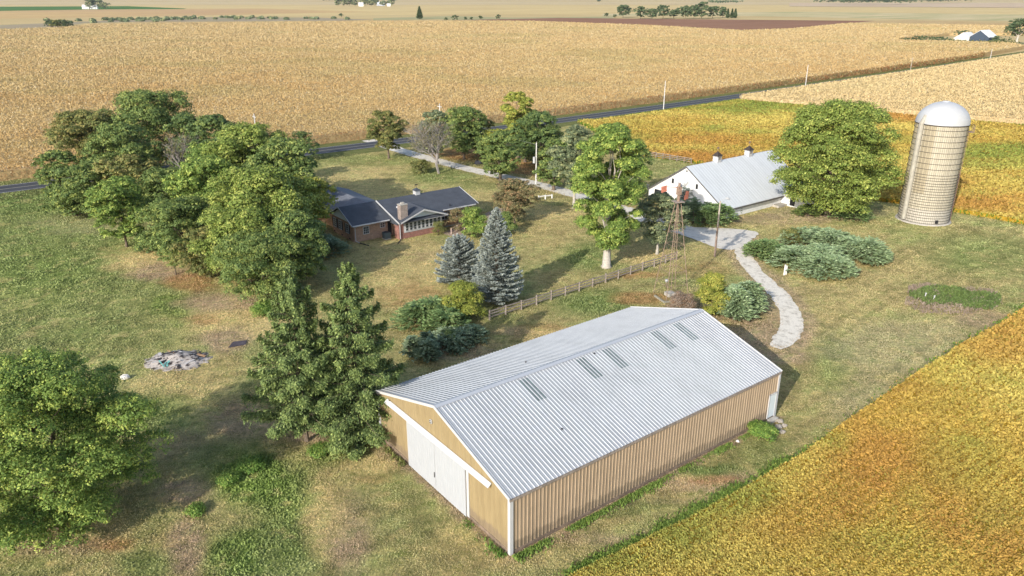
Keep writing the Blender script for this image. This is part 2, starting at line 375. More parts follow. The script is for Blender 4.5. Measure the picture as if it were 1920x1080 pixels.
Z = (fbm(X * .5, Y * .5, 5) - .5) * .06 - .03
me = np_mesh('lawn', np.stack([X, Y, Z], 1), Q, turf_color(X, Y))
lawn = link_mesh('lawn', me, turf_mat(), smooth=True); tag(lawn, kind='structure')
def stubble():
    m, nt, b = new_mat('far_ground')
    f = noise(nt, .004, 5, .6, stretch=(1, 1, 1)); g = noise(nt, .6, 4, .7)
    c = ramp(nt, f, [(.3, (.46, .34, .165)), (.6, (.54, .42, .215))])
    c = mixc(nt, c, ramp(nt, g, [(.3, (.85, .85, .85)), (.7, (1.12, 1.12, 1.12))]), 1.0, 'MULTIPLY')
    nt.links.new(c, b.inputs['Base Color']); b.inputs['Roughness'].default_value = 1; b.inputs['Specular IOR Level'].default_value = 0
    return m
g = MB(); g.poly([(-13900, -150, -.12), (13900, -150, -.12), (13900, 14400, -.12), (-13900, 14400, -.12)])
tag(g.build('ground', stubble()), kind='structure')
# ---- strips that follow a line
def offset_line(pts, off):
    P = np.array(pts, float); out = []
    for i in range(len(P)):
        d = P[min(i + 1, len(P) - 1)] - P[max(i - 1, 0)]; d /= np.linalg.norm(d)
        out.append((P[i][0] - d[1] * off, P[i][1] + d[0] * off))
    return out
def resample(pts, st):
    P = np.array(pts, float); s = np.r_[0, np.cumsum(np.linalg.norm(np.diff(P, axis=0), axis=1))]
    n = max(2, int(s[-1] / st)); t = np.linspace(0, s[-1], n)
    return np.stack([np.interp(t, s, P[:, 0]), np.interp(t, s, P[:, 1])], 1)
def smooth_line(pts, it=3):
    P = [tuple(p) for p in pts]
    for _ in range(it):
        q = [P[0]]
        for a, b in zip(P[:-1], P[1:]):
            q += [(a[0] * .75 + b[0] * .25, a[1] * .75 + b[1] * .25), (a[0] * .25 + b[0] * .75, a[1] * .25 + b[1] * .75)]
        q.append(P[-1]); P = q
    return P
def strip(name, pts, w0, w1, z, m, jag=0.0, st=1.0, seed=1, cross=1):
    P = resample(pts, st); d = np.gradient(P, axis=0); d /= np.linalg.norm(d, axis=1)[:, None]
    nrm = np.stack([-d[:, 1], d[:, 0]], 1)
    rng = np.random.default_rng(seed)
    s = np.arange(len(P)) * st
    j0 = (fbm(s * .9, s * 0 + 3.3, seed) - .5) * 2 * jag + rng.uniform(-.3, .3, len(P)) * jag * .4
    j1 = (fbm(s * .9, s * 0 + 9.1, seed + 5) - .5) * 2 * jag + rng.uniform(-.3, .3, len(P)) * jag * .4
    A = P + nrm * (w0 + j0)[:, None]; B = P + nrm * (w1 + j1)[:, None]
    n = len(P); V = np.zeros((2 * n, 3)); V[:n, :2] = A; V[n:, :2] = B; V[:, 2] = z
    i = np.arange(n - 1); Q = np.stack([i, i + 1, i + 1 + n, i + n], 1)
    if w0 < w1: pass
    else: Q = Q[:, ::-1]
    o = link_mesh(name, np_mesh(name, V, Q), m); return tag(o, kind='structure')
def asphalt():
    m, nt, b = new_mat('asphalt')
    f = noise(nt, .5, 5, .7); g = noise(nt, 12, 3)
    c = ramp(nt, f, [(.3, (.028, .03, .036)), (.7, (.05, .052, .06))])
    c = mixc(nt, c, ramp(nt, g, [(.3, (.8, .8, .8)), (.7, (1.25, 1.25, 1.25))]), 1.0, 'MULTIPLY')
    nt.links.new(c, b.inputs['Base Color']); b.inputs['Roughness'].default_value = .85; return m
def verge_mat(name, c1, c2, s=.8):
    m, nt, b = new_mat(name); f = noise(nt, s, 6, .7)
    nt.links.new(ramp(nt, f, [(.3, c1), (.7, c2)]), b.inputs['Base Color']); b.inputs['Roughness'].default_value = 1
    b.inputs['Specular IOR Level'].default_value = 0
    bump(nt, b, noise(nt, 8, 4, .7), .8, .15); return m
def gravel_mat(name, c, d):
    m, nt, b = new_mat(name)
    f = noise(nt, 1.1, 6, .78); g = noise(nt, 16, 3, .7)
    cc = ramp(nt, f, [(.34, d), (.50, c), (.8, tuple(min(1, x * 1.1) for x in c))])
    cc = mixc(nt, cc, ramp(nt, g, [(.3, (.7, .7, .7)), (.7, (1.15, 1.15, 1.15))]), 1.0, 'MULTIPLY')
    nt.links.new(cc, b.inputs['Base Color']); b.inputs['Roughness'].default_value = 1
    bump(nt, b, g, .5, .04); return m
RD = smooth_line(ROADL, 2)
strip('road_verge', RD, -8.2, 7.2, .02, verge_mat('verge_grass', (.10, .13, .04), (.22, .21, .085)), .9, 2.0, 4)
strip('road', RD, -3.3, 3.3, .06, asphalt(), .03, 2.0, 5)
wl = simple('worn_road_paint', (.5, .5, .48), .8, var=.2)
wy = simple('worn_yellow_paint', (.36, .34, .25), .8, var=.2)
strip('road_edge_line', RD, -3.02, -2.86, .068, wl); strip('road_edge_line', RD, 2.86, 3.02, .068, wl); strip('road_centre_line', RD, -.12, .12, .068, wy)
strip('driveway', smooth_line(DRIVE[:8], 2), -1.75, 1.75, .035, gravel_mat('pale_gravel', (.72, .67, .58), (.48, .43, .36)), .3, .6, 6)
strip('gravel_track', smooth_line(DRIVE[7:], 2), -1.1, 1.1, .03, gravel_mat('white_gravel', (.76, .70, .59), (.40, .34, .26)), .34, .25, 7)
def blob_sheet(name, outline, z, m, jag=.3, seed=0):
    P = resample(smooth_line(outline + [outline[0]], 2), .6); rng = np.random.default_rng(seed)
    c = P.mean(0); pts = []
    for i, q in enumerate(P[:-1]):
        d = q - c; d /= np.linalg.norm(d); k = q + d * rng.uniform(-jag, jag); pts.append((k[0], k[1], z))
    o = MB().poly(pts).build(name, m); return tag(o, kind='structure')
gp = [G(*q)[:2] for q in ((1180, 388), (1215, 400), (1265, 428), (1300, 426), (1360, 428), (1425, 434), (1415, 446), (1380, 470), (1350, 468), (1310, 452), (1285, 442), (1235, 430), (1175, 405))]
blob_sheet('gravel_yard', [tuple(q) for q in gp], .042, gravel_mat('yard_gravel', (.70, .65, .56), (.50, .45, .38)), .25, 3)
# bulb at the end of the gravel track
gp = [G(*q)[:2] for q in ((1462, 575), (1490, 590), (1508, 612), (1500, 636), (1478, 652), (1452, 655), (1438, 648), (1458, 630), (1462, 605))]
blob_sheet('gravel_track', [tuple(q) for q in gp], .034, bpy.data.materials['white_gravel'], .3, 8)
# patio beside the house
gp = [G(*q)[:2] for q in ((830, 436), (870, 424), (905, 402), (940, 388), (955, 396), (915, 415), (880, 436), (845, 446))]
blob_sheet('patio', [tuple(q) for q in gp], .03, simple('patio_pavers', (.34, .25, .20), .9, var=.2, scale=3), .1, 9)

# ================================================================== FIELDS
def rand_unit(rng, n):
    v = rng.normal(size=(n, 3)); return v / np.linalg.norm(v, axis=1)[:, None]
def nrm(v): return v / np.maximum(np.linalg.norm(v, axis=1), 1e-9)[:, None]
def cards(P, U, NRM, a, b, C):
    "rhombic leaves: centre P, long axis U, facing NRM, half sizes a, b, colours C"
    U = nrm(U); W = nrm(np.cross(NRM, U)); a = np.reshape(a, (-1, 1)); b = np.reshape(b, (-1, 1))
    n = len(P); V = np.empty((n, 4, 3), np.float32)
    V[:, 0] = P - U * a; V[:, 1] = P + W * b - U * a * .1; V[:, 2] = P + U * a; V[:, 3] = P - W * b - U * a * .1
    Q = np.arange(4 * n, dtype=np.int32).reshape(n, 4)
    return V.reshape(-1, 3), Q, np.repeat(C, 4, axis=0)
def merge(parts):
    V = []; Q = []; C = []; o = 0
    for v, q, c in parts:
        V.append(v); Q.append(q + o); C.append(c); o += len(v)
    return np.concatenate(V), np.concatenate(Q), np.concatenate(C)
def inside(poly, x, y):
    r = np.zeros(x.shape, bool); n = len(poly); j = n - 1
    for i in range(n):
        xi, yi = poly[i]; xj, yj = poly[j]
        c = ((yi > y) != (yj > y)) & (x < (xj - xi) * (y - yi) / (yj - yi + 1e-12) + xi); r ^= c; j = i
    return r
def edge_dist(poly, x, y):
    return seg_dist(x, y, list(poly) + [poly[0]])
def sheet_mat(name, stops, s1=.02, s2=.8, stretch=(1, 1, 1), fine=.2, bmp=0.0, rot=YAW):
    m, nt, b = new_mat(name)
    tc = N(nt, 'ShaderNodeTexCoord'); mp = N(nt, 'ShaderNodeMapping'); mp.inputs['Rotation'].default_value = (0, 0, -rot)
    mp2 = N(nt, 'ShaderNodeMapping'); mp2.inputs['Scale'].default_value = stretch
    nt.links.new(tc.outputs['Object'], mp.inputs[0]); nt.links.new(mp.outputs[0], mp2.inputs[0])
    f = noise(nt, s1, 6, .65, vec=mp2.outputs[0]); g = noise(nt, s2, 5, .75)
    c = ramp(nt, f, stops)
    c = mixc(nt, c, ramp(nt, g, [(.3, (1 - fine,) * 3), (.7, (1 + fine,) * 3)]), 1.0, 'MULTIPLY')
    nt.links.new(c, b.inputs['Base Color']); b.inputs['Roughness'].default_value = 1; b.inputs['Specular IOR Level'].default_value = 0
    if bmp: bump(nt, b, g, bmp, .4)
    return m
def slab_poly(name, poly, z0, z1, m):
    n = len(poly); o = MB()._a([(x, y, z1) for x, y in poly] + [(x, y, z0) for x, y in poly],
                              [tuple(range(n))] + [(i, i + n, (i + 1) % n + n, (i + 1) % n) for i in range(n)])
    return o.build(name, m)
def crop(name, poly, ztop, n, d0, size, colf, label, base_mat, seed, up=.5, aspect=2.2, jitter=.25, edge=True, dmax=900, grp=None, rows=0):
    "a standing crop: a solid body of stalks with leaf blades all over its top and its edge"
    rng = np.random.default_rng(seed)
    base = slab_poly(name, poly, 0, ztop * .82, base_mat)
    xs = [q[0] for q in poly]; ys = [q[1] for q in poly]
    # sample by distance so that the blades keep about the same size in view
    k = n * 6; r = d0 * np.exp(rng.uniform(0, math.log(dmax / d0), k)); th = rng.uniform(-.72, .72, k)
    th = rng.uniform(-.78, .78, k); x = r * np.sin(th); y = r * np.cos(th)
    if rows:
        q = x * NX[0] + y * NX[1]; dq = -rows * .13 * np.sin(2 * math.pi * q / rows); x = x + NX[0] * dq; y = y + NX[1] * dq
    ok = inside(poly, x, y)
    x, y, r = x[ok][:n], y[ok][:n], r[ok][:n]
    sz = size * (r / d0) ** .88
    m = len(x); z = ztop * (.80 + rng.uniform(0, jitter, m))
    U = rng.normal(size=(m, 3)) * (1 - up) + np.array([0, 0, up * 1.3]); NR = rng.normal(size=(m, 3)) + np.array([0, -.4, .9])
    a = sz * rng.uniform(.6, 1.3, m); b = a / aspect
    P = np.stack([x, y, z], 1)
    parts = [cards(P, U, NR, a, b, colf(rng, x, y, 0))]
    if edge:
        e = resample(list(poly) + [poly[0]], .5); rr = np.hypot(e[:, 0], e[:, 1]); px, py = to_px(e[:, 0], e[:, 1])
        e = e[(rr < 520) & (px > -60) & (px < 1980) & (e[:, 1] > 5)]
        if len(e):
            e = np.repeat(e, 16 if ztop > 1 else 9, axis=0); m = len(e)
            e = e + rng.normal(0, .35, (m, 2)); z = ztop * rng.uniform(.05, 1.0, m)
            dd = np.hypot(e[:, 0], e[:, 1]); U = rng.normal(size=(m, 3)) * .45 + np.array([0, 0, 1.0]); NR = rng.normal(size=(m, 3)) + np.array([0, -1, .3])
            a = np.maximum(size * .9, size * dd / d0 * .8) * rng.uniform(.7, 1.3, m)
            parts.append(cards(np.column_stack([e, z]), U, NR, a, a / (aspect * 1.2), colf(rng, e[:, 0], e[:, 1], 1)))
    V, Qd, C = merge(parts)
    lv = link_mesh('crop_leaves', np_mesh(name, V, Qd, C), M['crop'])
    lv.parent = base
    tag(base, label, name.split('_')[0] + ' field', grp, 'stuff')
    return base
def corn_col(rng, x, y, edge):
    n = len(x); big = fbm(x * .012 + y * .004, y * .02, 51); mid = fbm(x * .07, y * .07, 52)
    a = np.array((.585, .435, .20)); b = np.array((.56, .37, .155)); c = np.array((.40, .24, .10)); gr = np.array((.36, .34, .14)); pale = np.array((.66, .55, .35))
    r = rng.uniform(0, 1, n); t = sstep(.3, .7, big * .6 + mid * .4)
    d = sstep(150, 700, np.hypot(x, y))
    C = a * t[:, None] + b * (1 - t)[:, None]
    C = C * (1 - d[:, None] * .7) + np.array((.60, .465, .245)) * (d[:, None] * .7)  # pales with distance from the camera: haze painted into the leaf colour
    C = np.where((r < .09)[:, None], c * .6 + C * .4, C); C = np.where((r > .93)[:, None], pale, C)
    gz = sstep(.55, .75, fbm(x * .02 + 7, y * .03, 61)) * .3
    C = C * (1 - gz[:, None]) + gr * gz[:, None]
    if edge:
        # unripe green along the far stretch of the road, dead red-brown stalks nearer
        g = sstep(20, 90, x) * (rng.uniform(0, 1, n) < .5)
        C = np.where(rng.uniform(0, 1, n)[:, None] < .72, np.array((.36, .17, .075)), C) * (1 - g[:, None] * .7) + gr * .7 * g[:, None] * .7
    return C * rng.uniform(.78, .98, n)[:, None]
def pale_corn(rng, x, y, edge):
    C = corn_col(rng, x, y, 0); p = np.array((.64, .51, .28)); return C * .35 + p * .65 * rng.uniform(.8, 1.15, len(x))[:, None]
SOY_G = [(1400, 205, 130, 14, .9), (1450, 198, 80, 8, .8), (1340, 245, 30, 8, .7), (1415, 252, 30, 5, .5), (1180, 262, 60, 8, .4), (1880, 290, 160, 16, .9), (1860, 312, 120, 14, .6), (1700, 268, 90, 10, .35),
         (1130, 1060, 110, 40, .7), (1330, 960, 120, 26, .6), (1240, 1010, 110, 24, .6), (1400, 930, 60, 26, .5), (1800, 880, 80, 60, .35), (1760, 740, 80, 60, .2), (1650, 1030, 120, 40, .35), (1860, 980, 60, 40, .3), (1560, 840, 30, 20, .35)]
SOY_O = [(1300, 300, 160, 14, .9), (1320, 268, 130, 12, .6), (1690, 222, 110, 14, .9), (1250, 225, 90, 6, .3), (1560, 240, 60, 30, .4), (1850, 385, 120, 18, .8), (1760, 350, 60, 30, .5),
         (1640, 890, 130, 60, .75), (1590, 960, 90, 60, .6), (1780, 990, 80, 60, .6), (1890, 640, 90, 60, .6), (1700, 720, 60, 30, .4), (1730, 760, 120, 50, .35), (1880, 1040, 90, 80, .6), (1500, 1000, 90, 50, .35)]
def soy_col(rng, x, y, edge):
    n = len(x); px, py = to_px(x, y); nz = fbm(x * .18, y * .18, 71)
    big = fbm(x * .03, y * .05, 73)
    gold = np.array((.52, .375, .085)); yel = np.array((.55, .45, .115)); org = np.array((.47, .25, .065)); gr = np.array((.24, .29, .06)); dk = np.array((.26, .135, .04))
    far_ = sstep(90, 140, np.hypot(x, y))[:, None]; gold = gold * (1 - .12 * far_)
    t = sstep(.35, .65, big); C = yel * t[:, None] + gold * (1 - t)[:, None]; nf = sstep(.55, .75, fbm(x * .5, y * .5, 79))[:, None] * .22; C = C * (1 - nf) + org * nf; nf = sstep(.58, .75, fbm(x * .4 + 9, y * .4, 80))[:, None] * .25; C = C * (1 - nf) + gr * nf
    for L_, k in ((SOY_O, org), (SOY_G, gr)):
        for (cx, cy, rx, ry, s) in L_:
            b = blob(px, py, cx, cy, rx, ry, .7, nz) * s; C = C * (1 - b)[:, None] + k * b[:, None]
    r = rng.uniform(0, 1, n)
    C = np.where((r < .11)[:, None], dk * .6 + C * .4, C); C = np.where(((r > .9) & (nz > .5))[:, None], gr * .5 + C * .5, C)
    if edge: C = np.where(rng.uniform(0, 1, n)[:, None] < .75, np.array((.12, .20, .03)), C)
    return C * rng.uniform(.75, 1.2, n)[:, None]
corn_body = sheet_mat('corn_body', [(.3, (.44, .30, .15)), (.6, (.50, .37, .19)), (.8, (.46, .37, .19))], .02, 1.2, (1, 2, 1), .3, .6)
corn_pale_body = sheet_mat('pale_corn_body', [(.3, (.46, .34, .18)), (.6, (.54, .42, .24))], .02, 1.2, (1, 2, 1), .25, .8)
soy_body = sheet_mat('soy_body', [(.3, (.36, .20, .03)), (.5, (.42, .27, .035)), (.75, (.26, .24, .035))], .05, 3, (1, 2, 1), .35, .8)
# the big corn field across the road
near = offset_line(RD, 7.6)
near = [q for q in near if -330 < q[0] < 900]
fe = [G(*q)[:2] for q in ((1919, 92), (1900, 86), (1690, 80), (1687, 76), (1780, 67), (1960, 66), (1960, 50), (1800, 43), (1700, 40.5), (1640, 42), (1480, 58), (1390, 61), (1200, 50), (1000, 43), (900, 41), (560, 42), (480, 43), (300, 44), (180, 48), (120, 55), (0, 59))]
fe = [q for q in fe]
near2 = [q for q in near if q[0] < 300]
corn = crop('corn_field', [(-900, 769)] + [(-330 - 570, -300)] + near2 + fe, 2.3, 700000, 150, .18, corn_col,
            'big field of ripe tan corn across the road from the farm', corn_body, 11, dmax=1000)
# pale corn on the near side of the road to the right
far = offset_line(RD, -8.2); far = [q for q in far if 76 < q[0] < 620]
e0 = np.array(G(1390, 189)[:2]); e1 = np.array(G(1925, 238)[:2]); dd = (e1 - e0); e2 = e1 + dd * 1.5
crop('corn_field', [tuple(e0)] + [tuple(e1), tuple(e2), (620, 380)] + far[::-1], 2.2, 150000, 200, .30, pale_corn,
     'pale dry corn field on the near side of the road behind the silo', corn_pale_body, 12, dmax=900)
# soybeans behind the barn and the silo
sb = [G(*q)[:2] for q in ((1086, 229), (1130, 255), (1200, 291), (1300, 306), (1450, 340), (1640, 376), (1700, 384), (1790, 398), (1850, 408), (1925, 422))]
sb2 = [(e0[0] - 1.5, e0[1] - 2)] + [(e1[0] - 1, e1[1] - 2), tuple(e2)]
fr = [q for q in offset_line(RD, -8.4) if 20 < q[0] < 72]
crop('soybean_field', [tuple(q) for q in sb] + [(150, 60)] + sb2[::-1] + fr[::-1], .75, 170000, 110, .21, soy_col,
     'golden and orange soybean field behind the white barn and the silo', soy_body, 13, up=.25, aspect=1.7, dmax=330, rows=1.52)
# soybeans in the near right corner
sf = [G(*q)[:2] for q in ((1040, 1110), (1110, 1072), (1180, 1040), (1290, 985), (1380, 935), (1500, 865), (1600, 790), (1700, 722), (1800, 655), (1870, 618), (1960, 560))]
crop('soybean_field', [(5, 20)] + [tuple(q) for q in sf] + [(140, 130), (140, 20)], .75, 270000, 33, .068, soy_col,
     'golden soybean field in the near right corner beside the tan shed', soy_body, 14, up=.25, aspect=1.7, dmax=110, rows=.76)
# ---- far country: flat fields in strips (all beyond the big corn field)
def far_field(name, pts, z, stops, s1=.003, st=(1, 3, 1), label=None):
    P = [G(*q, 0)[:2] for q in pts]
    o = MB().poly([(x, y, z) for x, y in P]).build(name, sheet_mat(name + '_soil', stops, s1, .05, st, .1))
    return tag(o, kind='structure')
far_field('far_field', [(-200, 36), (300, 33), (480, 30), (900, 27), (2120, 27), (2120, 8), (-200, 8)], -.05, [(.3, (.50, .37, .18)), (.6, (.58, .45, .22))])
far_field('far_field', [(-200, 34), (0, 35), (240, 31), (480, 27), (700, 22), (500, 16), (240, 17), (0, 20), (-200, 21)], -.02, [(.3, (.44, .28, .17)), (.5, (.50, .34, .17)), (.7, (.56, .42, .19))])
far_field('grass_strip', [(-200, 22), (0, 20.5), (160, 18), (240, 17.4), (345, 17), (350, 16), (240, 11.5), (0, 12.5), (-200, 13)], .05, [(.3, (.07, .15, .05)), (.7, (.10, .20, .06))])
far_field('creek_meadow', [(-200, 55), (0, 56), (100, 52), (160, 43), (300, 40), (500, 42), (700, 37), (600, 33), (400, 32), (240, 37), (100, 43), (0, 47), (-200, 50)], 0.0, [(.3, (.24, .22, .14)), (.5, (.36, .29, .20)), (.7, (.27, .27, .13))], .01)
far_field('creek_meadow', [(700, 38), (820, 36), (960, 39), (1150, 37), (1150, 31), (960, 33), (850, 30), (700, 34)], 0.0, [(.3, (.30, .29, .15)), (.7, (.42, .37, .20))], .01)
far_field('ploughed_field', [(850, 38), (1050, 33.5), (1280, 36), (1560, 38.5), (1700, 39.5), (1640, 42.5), (1540, 51), (1430, 60), (1385, 61.5), (1200, 52), (1000, 44), (900, 41.5)], 2.0 * 0 + .1, [(.3, (.23, .125, .08)), (.7, (.30, .17, .11))])
far_field('far_field', [(1130, 31), (1300, 28), (1920, 40), (2120, 44), (2120, 30), (1500, 22), (1130, 26)], 0.02, [(.3, (.33, .32, .15)), (.6, (.55, .45, .26))], .006)
far_field('far_field', [(-200, 9), (2120, 9), (2120, 4), (-200, 4)], .2, [(.3, (.46, .36, .20)), (.6, (.56, .44, .25))])
far_field('far_field', [(1480, 12), (2120, 16), (2120, 6), (1480, 6)], .5, [(.3, (.50, .36, .24)), (.6, (.54, .42, .28))])

# ================================================================== SHED (ribbed steel)
A0 = G(957, 1041)[:2]
def frame_pt(org, u, v): return (org[0] + EX[0] * u + NX[0] * v, org[1] + EX[1] * u + NX[1] * v)
shed = empty('pole_barn', (A0[0], A0[1], 0), YAW)
tag(shed, 'large tan steel shed with white ribbed roof and white sliding doors', 'shed')
SL, SW, SE, SR = 27.44, 16.77, 4.24, 6.75
hw = SW / 2; sl = (SR - SE) / hw; cs = 1 / math.sqrt(1 + sl * sl)
def splash(m):
    "mud splashed up the foot of a wall, faint runs below the eave"
    nt = m.node_tree; b = nt.nodes['Principled BSDF']; src = b.inputs['Base Color'].links[0].from_socket
    tc = N(nt, 'ShaderNodeTexCoord'); sp = N(nt, 'ShaderNodeSeparateXYZ'); nt.links.new(tc.outputs['Object'], sp.inputs[0])
    a = N(nt, 'ShaderNodeMath', operation='MULTIPLY_ADD'); nt.links.new(noise(nt, 1.6, 5, .75), a.inputs[0]); a.inputs[1].default_value = -1.6; nt.links.new(sp.outputs[2], a.inputs[2])
    f = ramp(nt, a.outputs[0], [(0.0, (.75, .75, .75)), (.25, (0, 0, 0))])
    nt.links.new(mixc(nt, src, (.22, .17, .12), f), b.inputs['Base Color'])
    src = b.inputs['Base Color'].links[0].from_socket; g = noise(nt, 1.0, 5, .7, stretch=(2.5, 2.5, .25))
    nt.links.new(mixc(nt, src, ramp(nt, g, [(.35, (.84, .83, .82)), (.6, (1, 1, 1))]), 1.0, 'MULTIPLY'), b.inputs['Base Color'])
splash(M['tan_metal'])
side_m = simple('tan_side_steel', (.40, .305, .21), .5, var=.06, scale=1.2, spec=.3)  # same paint as the gables, with the long wall's grazing light mixed in
splash(side_m)
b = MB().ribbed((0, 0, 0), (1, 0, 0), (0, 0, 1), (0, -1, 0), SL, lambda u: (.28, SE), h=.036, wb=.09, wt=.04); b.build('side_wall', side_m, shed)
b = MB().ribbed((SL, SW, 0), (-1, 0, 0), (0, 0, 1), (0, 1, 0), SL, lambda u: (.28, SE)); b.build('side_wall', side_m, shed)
gz = lambda u: (.28, SE + (hw - abs(u - hw)) * sl)
def gable_ribs(s, o, du, nr, L):
    # split so that a column of the sheet ends on the ridge
    s.ribbed(o, du, (0, 0, 1), nr, L / 2, lambda u: gz(u), h=.022, wb=.08, wt=.03)
    o2 = Vector(o) + Vector(du) * (L / 2)
    s.ribbed(o2, du, (0, 0, 1), nr, L / 2, lambda u: gz(u + L / 2), h=.022, wb=.08, wt=.03)
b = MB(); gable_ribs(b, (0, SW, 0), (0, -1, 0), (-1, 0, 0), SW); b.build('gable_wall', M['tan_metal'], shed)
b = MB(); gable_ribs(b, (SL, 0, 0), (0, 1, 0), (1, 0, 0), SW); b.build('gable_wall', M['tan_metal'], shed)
b = MB().box(-.02, SL + .02, -.03, .03, 0, .27).box(-.02, SL + .02, SW - .03, SW + .03, 0, .27).box(-.02, .04, .035, SW - .035, 0, .27).box(SL - .04, SL + .02, .035, SW - .035, 0, .27)
b.build('base_board', simple('base_board', (.20, .15, .11), .95, var=.4, scale=2), shed)
def roof_side(sgn):
    o = (-.10, -.08 if sgn > 0 else SW + .08, SE - .08 * sl)
    dv = Vector((0, sgn * cs, sl * cs)); nn = Vector((0, -sgn * sl * cs, cs))
    L = (hw + .08) / cs
    m = MB().ribbed(Vector(o) + nn * .06, (1, 0, 0), dv, nn, SL + .2, lambda u: (0, L), h=.042, wb=.10, wt=.045)
    ob = m.build('roof', M['shed_roof'], shed); return ob
roof_side(1); roof_side(-1)
b = MB()
for s in (1, -1):
    y1 = hw - s * .28; b.slab([(-.12, hw, SR + .135), (-.12, y1, SR - .28 * sl + .13), (SL + .12, y1, SR - .28 * sl + .13), (SL + .12, hw, SR + .135)][::s], .01, (0, 0, 1))
b.build('ridge_cap', M['white_metal'], shed)
for x in (-.13, SL + .13):
    for s in (1, -1):
        ye = -.10 if s > 0 else SW + .10
        MB().beam((x, ye, SE - .10 * sl + .04), (x, hw, SR + .05), .07, .20).build('rake_trim', M['white_trim'], shed)
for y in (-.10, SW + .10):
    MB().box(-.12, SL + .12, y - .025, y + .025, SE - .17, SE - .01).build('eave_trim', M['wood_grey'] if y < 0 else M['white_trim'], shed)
for x, sx in ((0, -1), (SL, 1)):
    for y, sy in ((0, -1), (SW, 1)):
        MB().box(x - .09 if sx < 0 else x - .16, x + .16 if sx < 0 else x + .09, y - .09 if sy < 0 else y - .16, y + .16 if sy < 0 else y + .09, .05, SE - .06).build('corner_trim', M['white_trim'], shed)
for y0, y1 in ((4.72, 8.47), (8.50, 12.25)):
    d = MB().ribbed((-.16, y1, 0), (0, -1, 0), (0, 0, 1), (-1, 0, 0), y1 - y0, lambda u: (.10, 3.98), sp=.31, h=.02, wb=.07, wt=.03).build('sliding_door', M['white_metal'], shed)
    for ya in (y0, y1 - .07): MB().box(-.155, -.10, ya, ya + .07, .08, 3.99).build('door_stile', M['white_trim'], d)
    if y0 > 8: MB().box(-.22, -.19, y0 + .02, y0 + .07, 1.1, 1.5).build('handle', M['dark'], d)
MB().box(-.07, -.02, 4.45, 4.70, .1, 4.0).build('door_jamb', M['white_trim'], shed); MB().box(-.10, -.02, 12.27, 12.40, .1, 4.0).build('door_jamb', M['white_trim'], shed)
MB().slab([(-.30, 1.9, 4.02), (-.30, 15.3, 4.02), (-.02, 15.3, 4.26), (-.02, 1.9, 4.26)], .05).build('door_track', M['white_trim'], shed)
b = MB().tube([(-.05, 8.95, 5.35), (-.09, 8.95, 5.35)], .17, 12); em = b.build('round_sign', M['white_trim'], shed)
b = MB()
for k in range(5):
    a = k * 1.2566 + .3; b = MB().box(-.11, -.095, 8.95 + math.cos(a) * .10 - .035, 8.95 + math.cos(a) * .10 + .035, 5.35 + math.sin(a) * .10 - .035, 5.35 + math.sin(a) * .10 + .035); b.build('sign_mark', M['dark'], em)
wd = MB().box(26.38, 27.18, -.10, -.055, .32, 2.38).build('walk_door', simple('door_blue_white', (.62, .68, .70), .5, var=.04), shed)
MB().box(26.28, 26.375, -.13, -.05, .28, 2.48).box(27.185, 27.28, -.13, -.05, .28, 2.48).box(26.28, 27.28, -.13, -.05, 2.385, 2.48).build('door_frame', M['white_trim'], wd)
MB().box(26.3, 27.3, -.55, -.14, 0, .25).build('door_step', M['concrete'], shed)
for k in (22, 40, 49, 67, 76):
    u = .1525 - .10 + .305 * k
    b = MB()
    for j in range(3):
        x0 = u + .305 * j + .06; x1 = x0 + .185
        va, vb = .42, 2.75                                # distance below the ridge along the slope
        pts = [(x0, hw - vb * cs, SR - vb * sl * cs), (x1, hw - vb * cs, SR - vb * sl * cs), (x1, hw - va * cs, SR - va * sl * cs), (x0, hw - va * cs, SR - va * sl * cs)]
        nn = Vector((0, -sl * cs, cs)); b.slab([Vector(q) + nn * .078 for q in pts], .01)
    b.build('skylight', M['skylight'], shed)
for (u, v) in ((14.2, 7.9), (6.6, 2.9)):
    b = MB().box(u - .06, u + .06, v - .06, v + .06, SE + v * sl + .10, SE + v * sl + .16); b.build('roof_vent', M['dark'], shed)
for (u, v) in ((9.8, 10.9),):
    b = MB().box(u - .06, u + .06, v - .06, v + .06, SE + (SW - v) * sl + .10, SE + (SW - v) * sl + .16); b.build('roof_vent', M['dark'], shed)

# ================================================================== HOUSE
HK = G(665, 455)[:2]
house = empty('brick_house', (HK[0], HK[1], 0), YAW)
tag(house, 'low brick ranch house with dark shingle roof and white sunroom gable', 'house')
def bx(name, m, *a, parent=None, label=None): return MB().box(*a).build(name, m, parent or house, label=label)
def window(x0, x1, z0, z1, y, parent, axis='x', muntin=(2, 3), shutters=False, fr=.07):
    "window in a wall facing -y (axis x) or facing -x (axis y); y is the wall plane"
    def B(m, a0, a1, d0, d1, c0, c1):
        if axis == 'x': m.box(a0, a1, y - d1, y - d0, c0, c1)
        else: m.box(y - d1, y - d0, a0, a1, c0, c1)
        return m
    f = MB()
    B(f, x0 - fr, x0, .0, .06, z0 - fr, z1 + fr); B(f, x1, x1 + fr, .0, .06, z0 - fr, z1 + fr)
    B(f, x0, x1, .0, .06, z1, z1 + fr); B(f, x0, x1, .0, .08, z0 - fr, z0)
    nx, nz = muntin
    for i in range(1, nx):
        xx = x0 + (x1 - x0) * i / nx; B(f, xx - .018, xx + .018, .02, .045, z0, z1)
    for i in range(1, nz):
        zz = z0 + (z1 - z0) * i / nz; B(f, x0, x1, .021, .043, zz - .018, zz + .018)
    wf = f.build('window', M['white_trim'], parent)
    B(MB(), x0, x1, .005, .018, z0, z1).build('pane', M['glass'], wf)
    if shutters:
        for s0 in (x0 - fr - .34, x1 + fr + .02): B(MB(), s0, s0 + .30, .0, .04, z0 - .05, z1 + .05).build('shutter', M['black_plastic'], wf)
    return wf
EV = 2.7
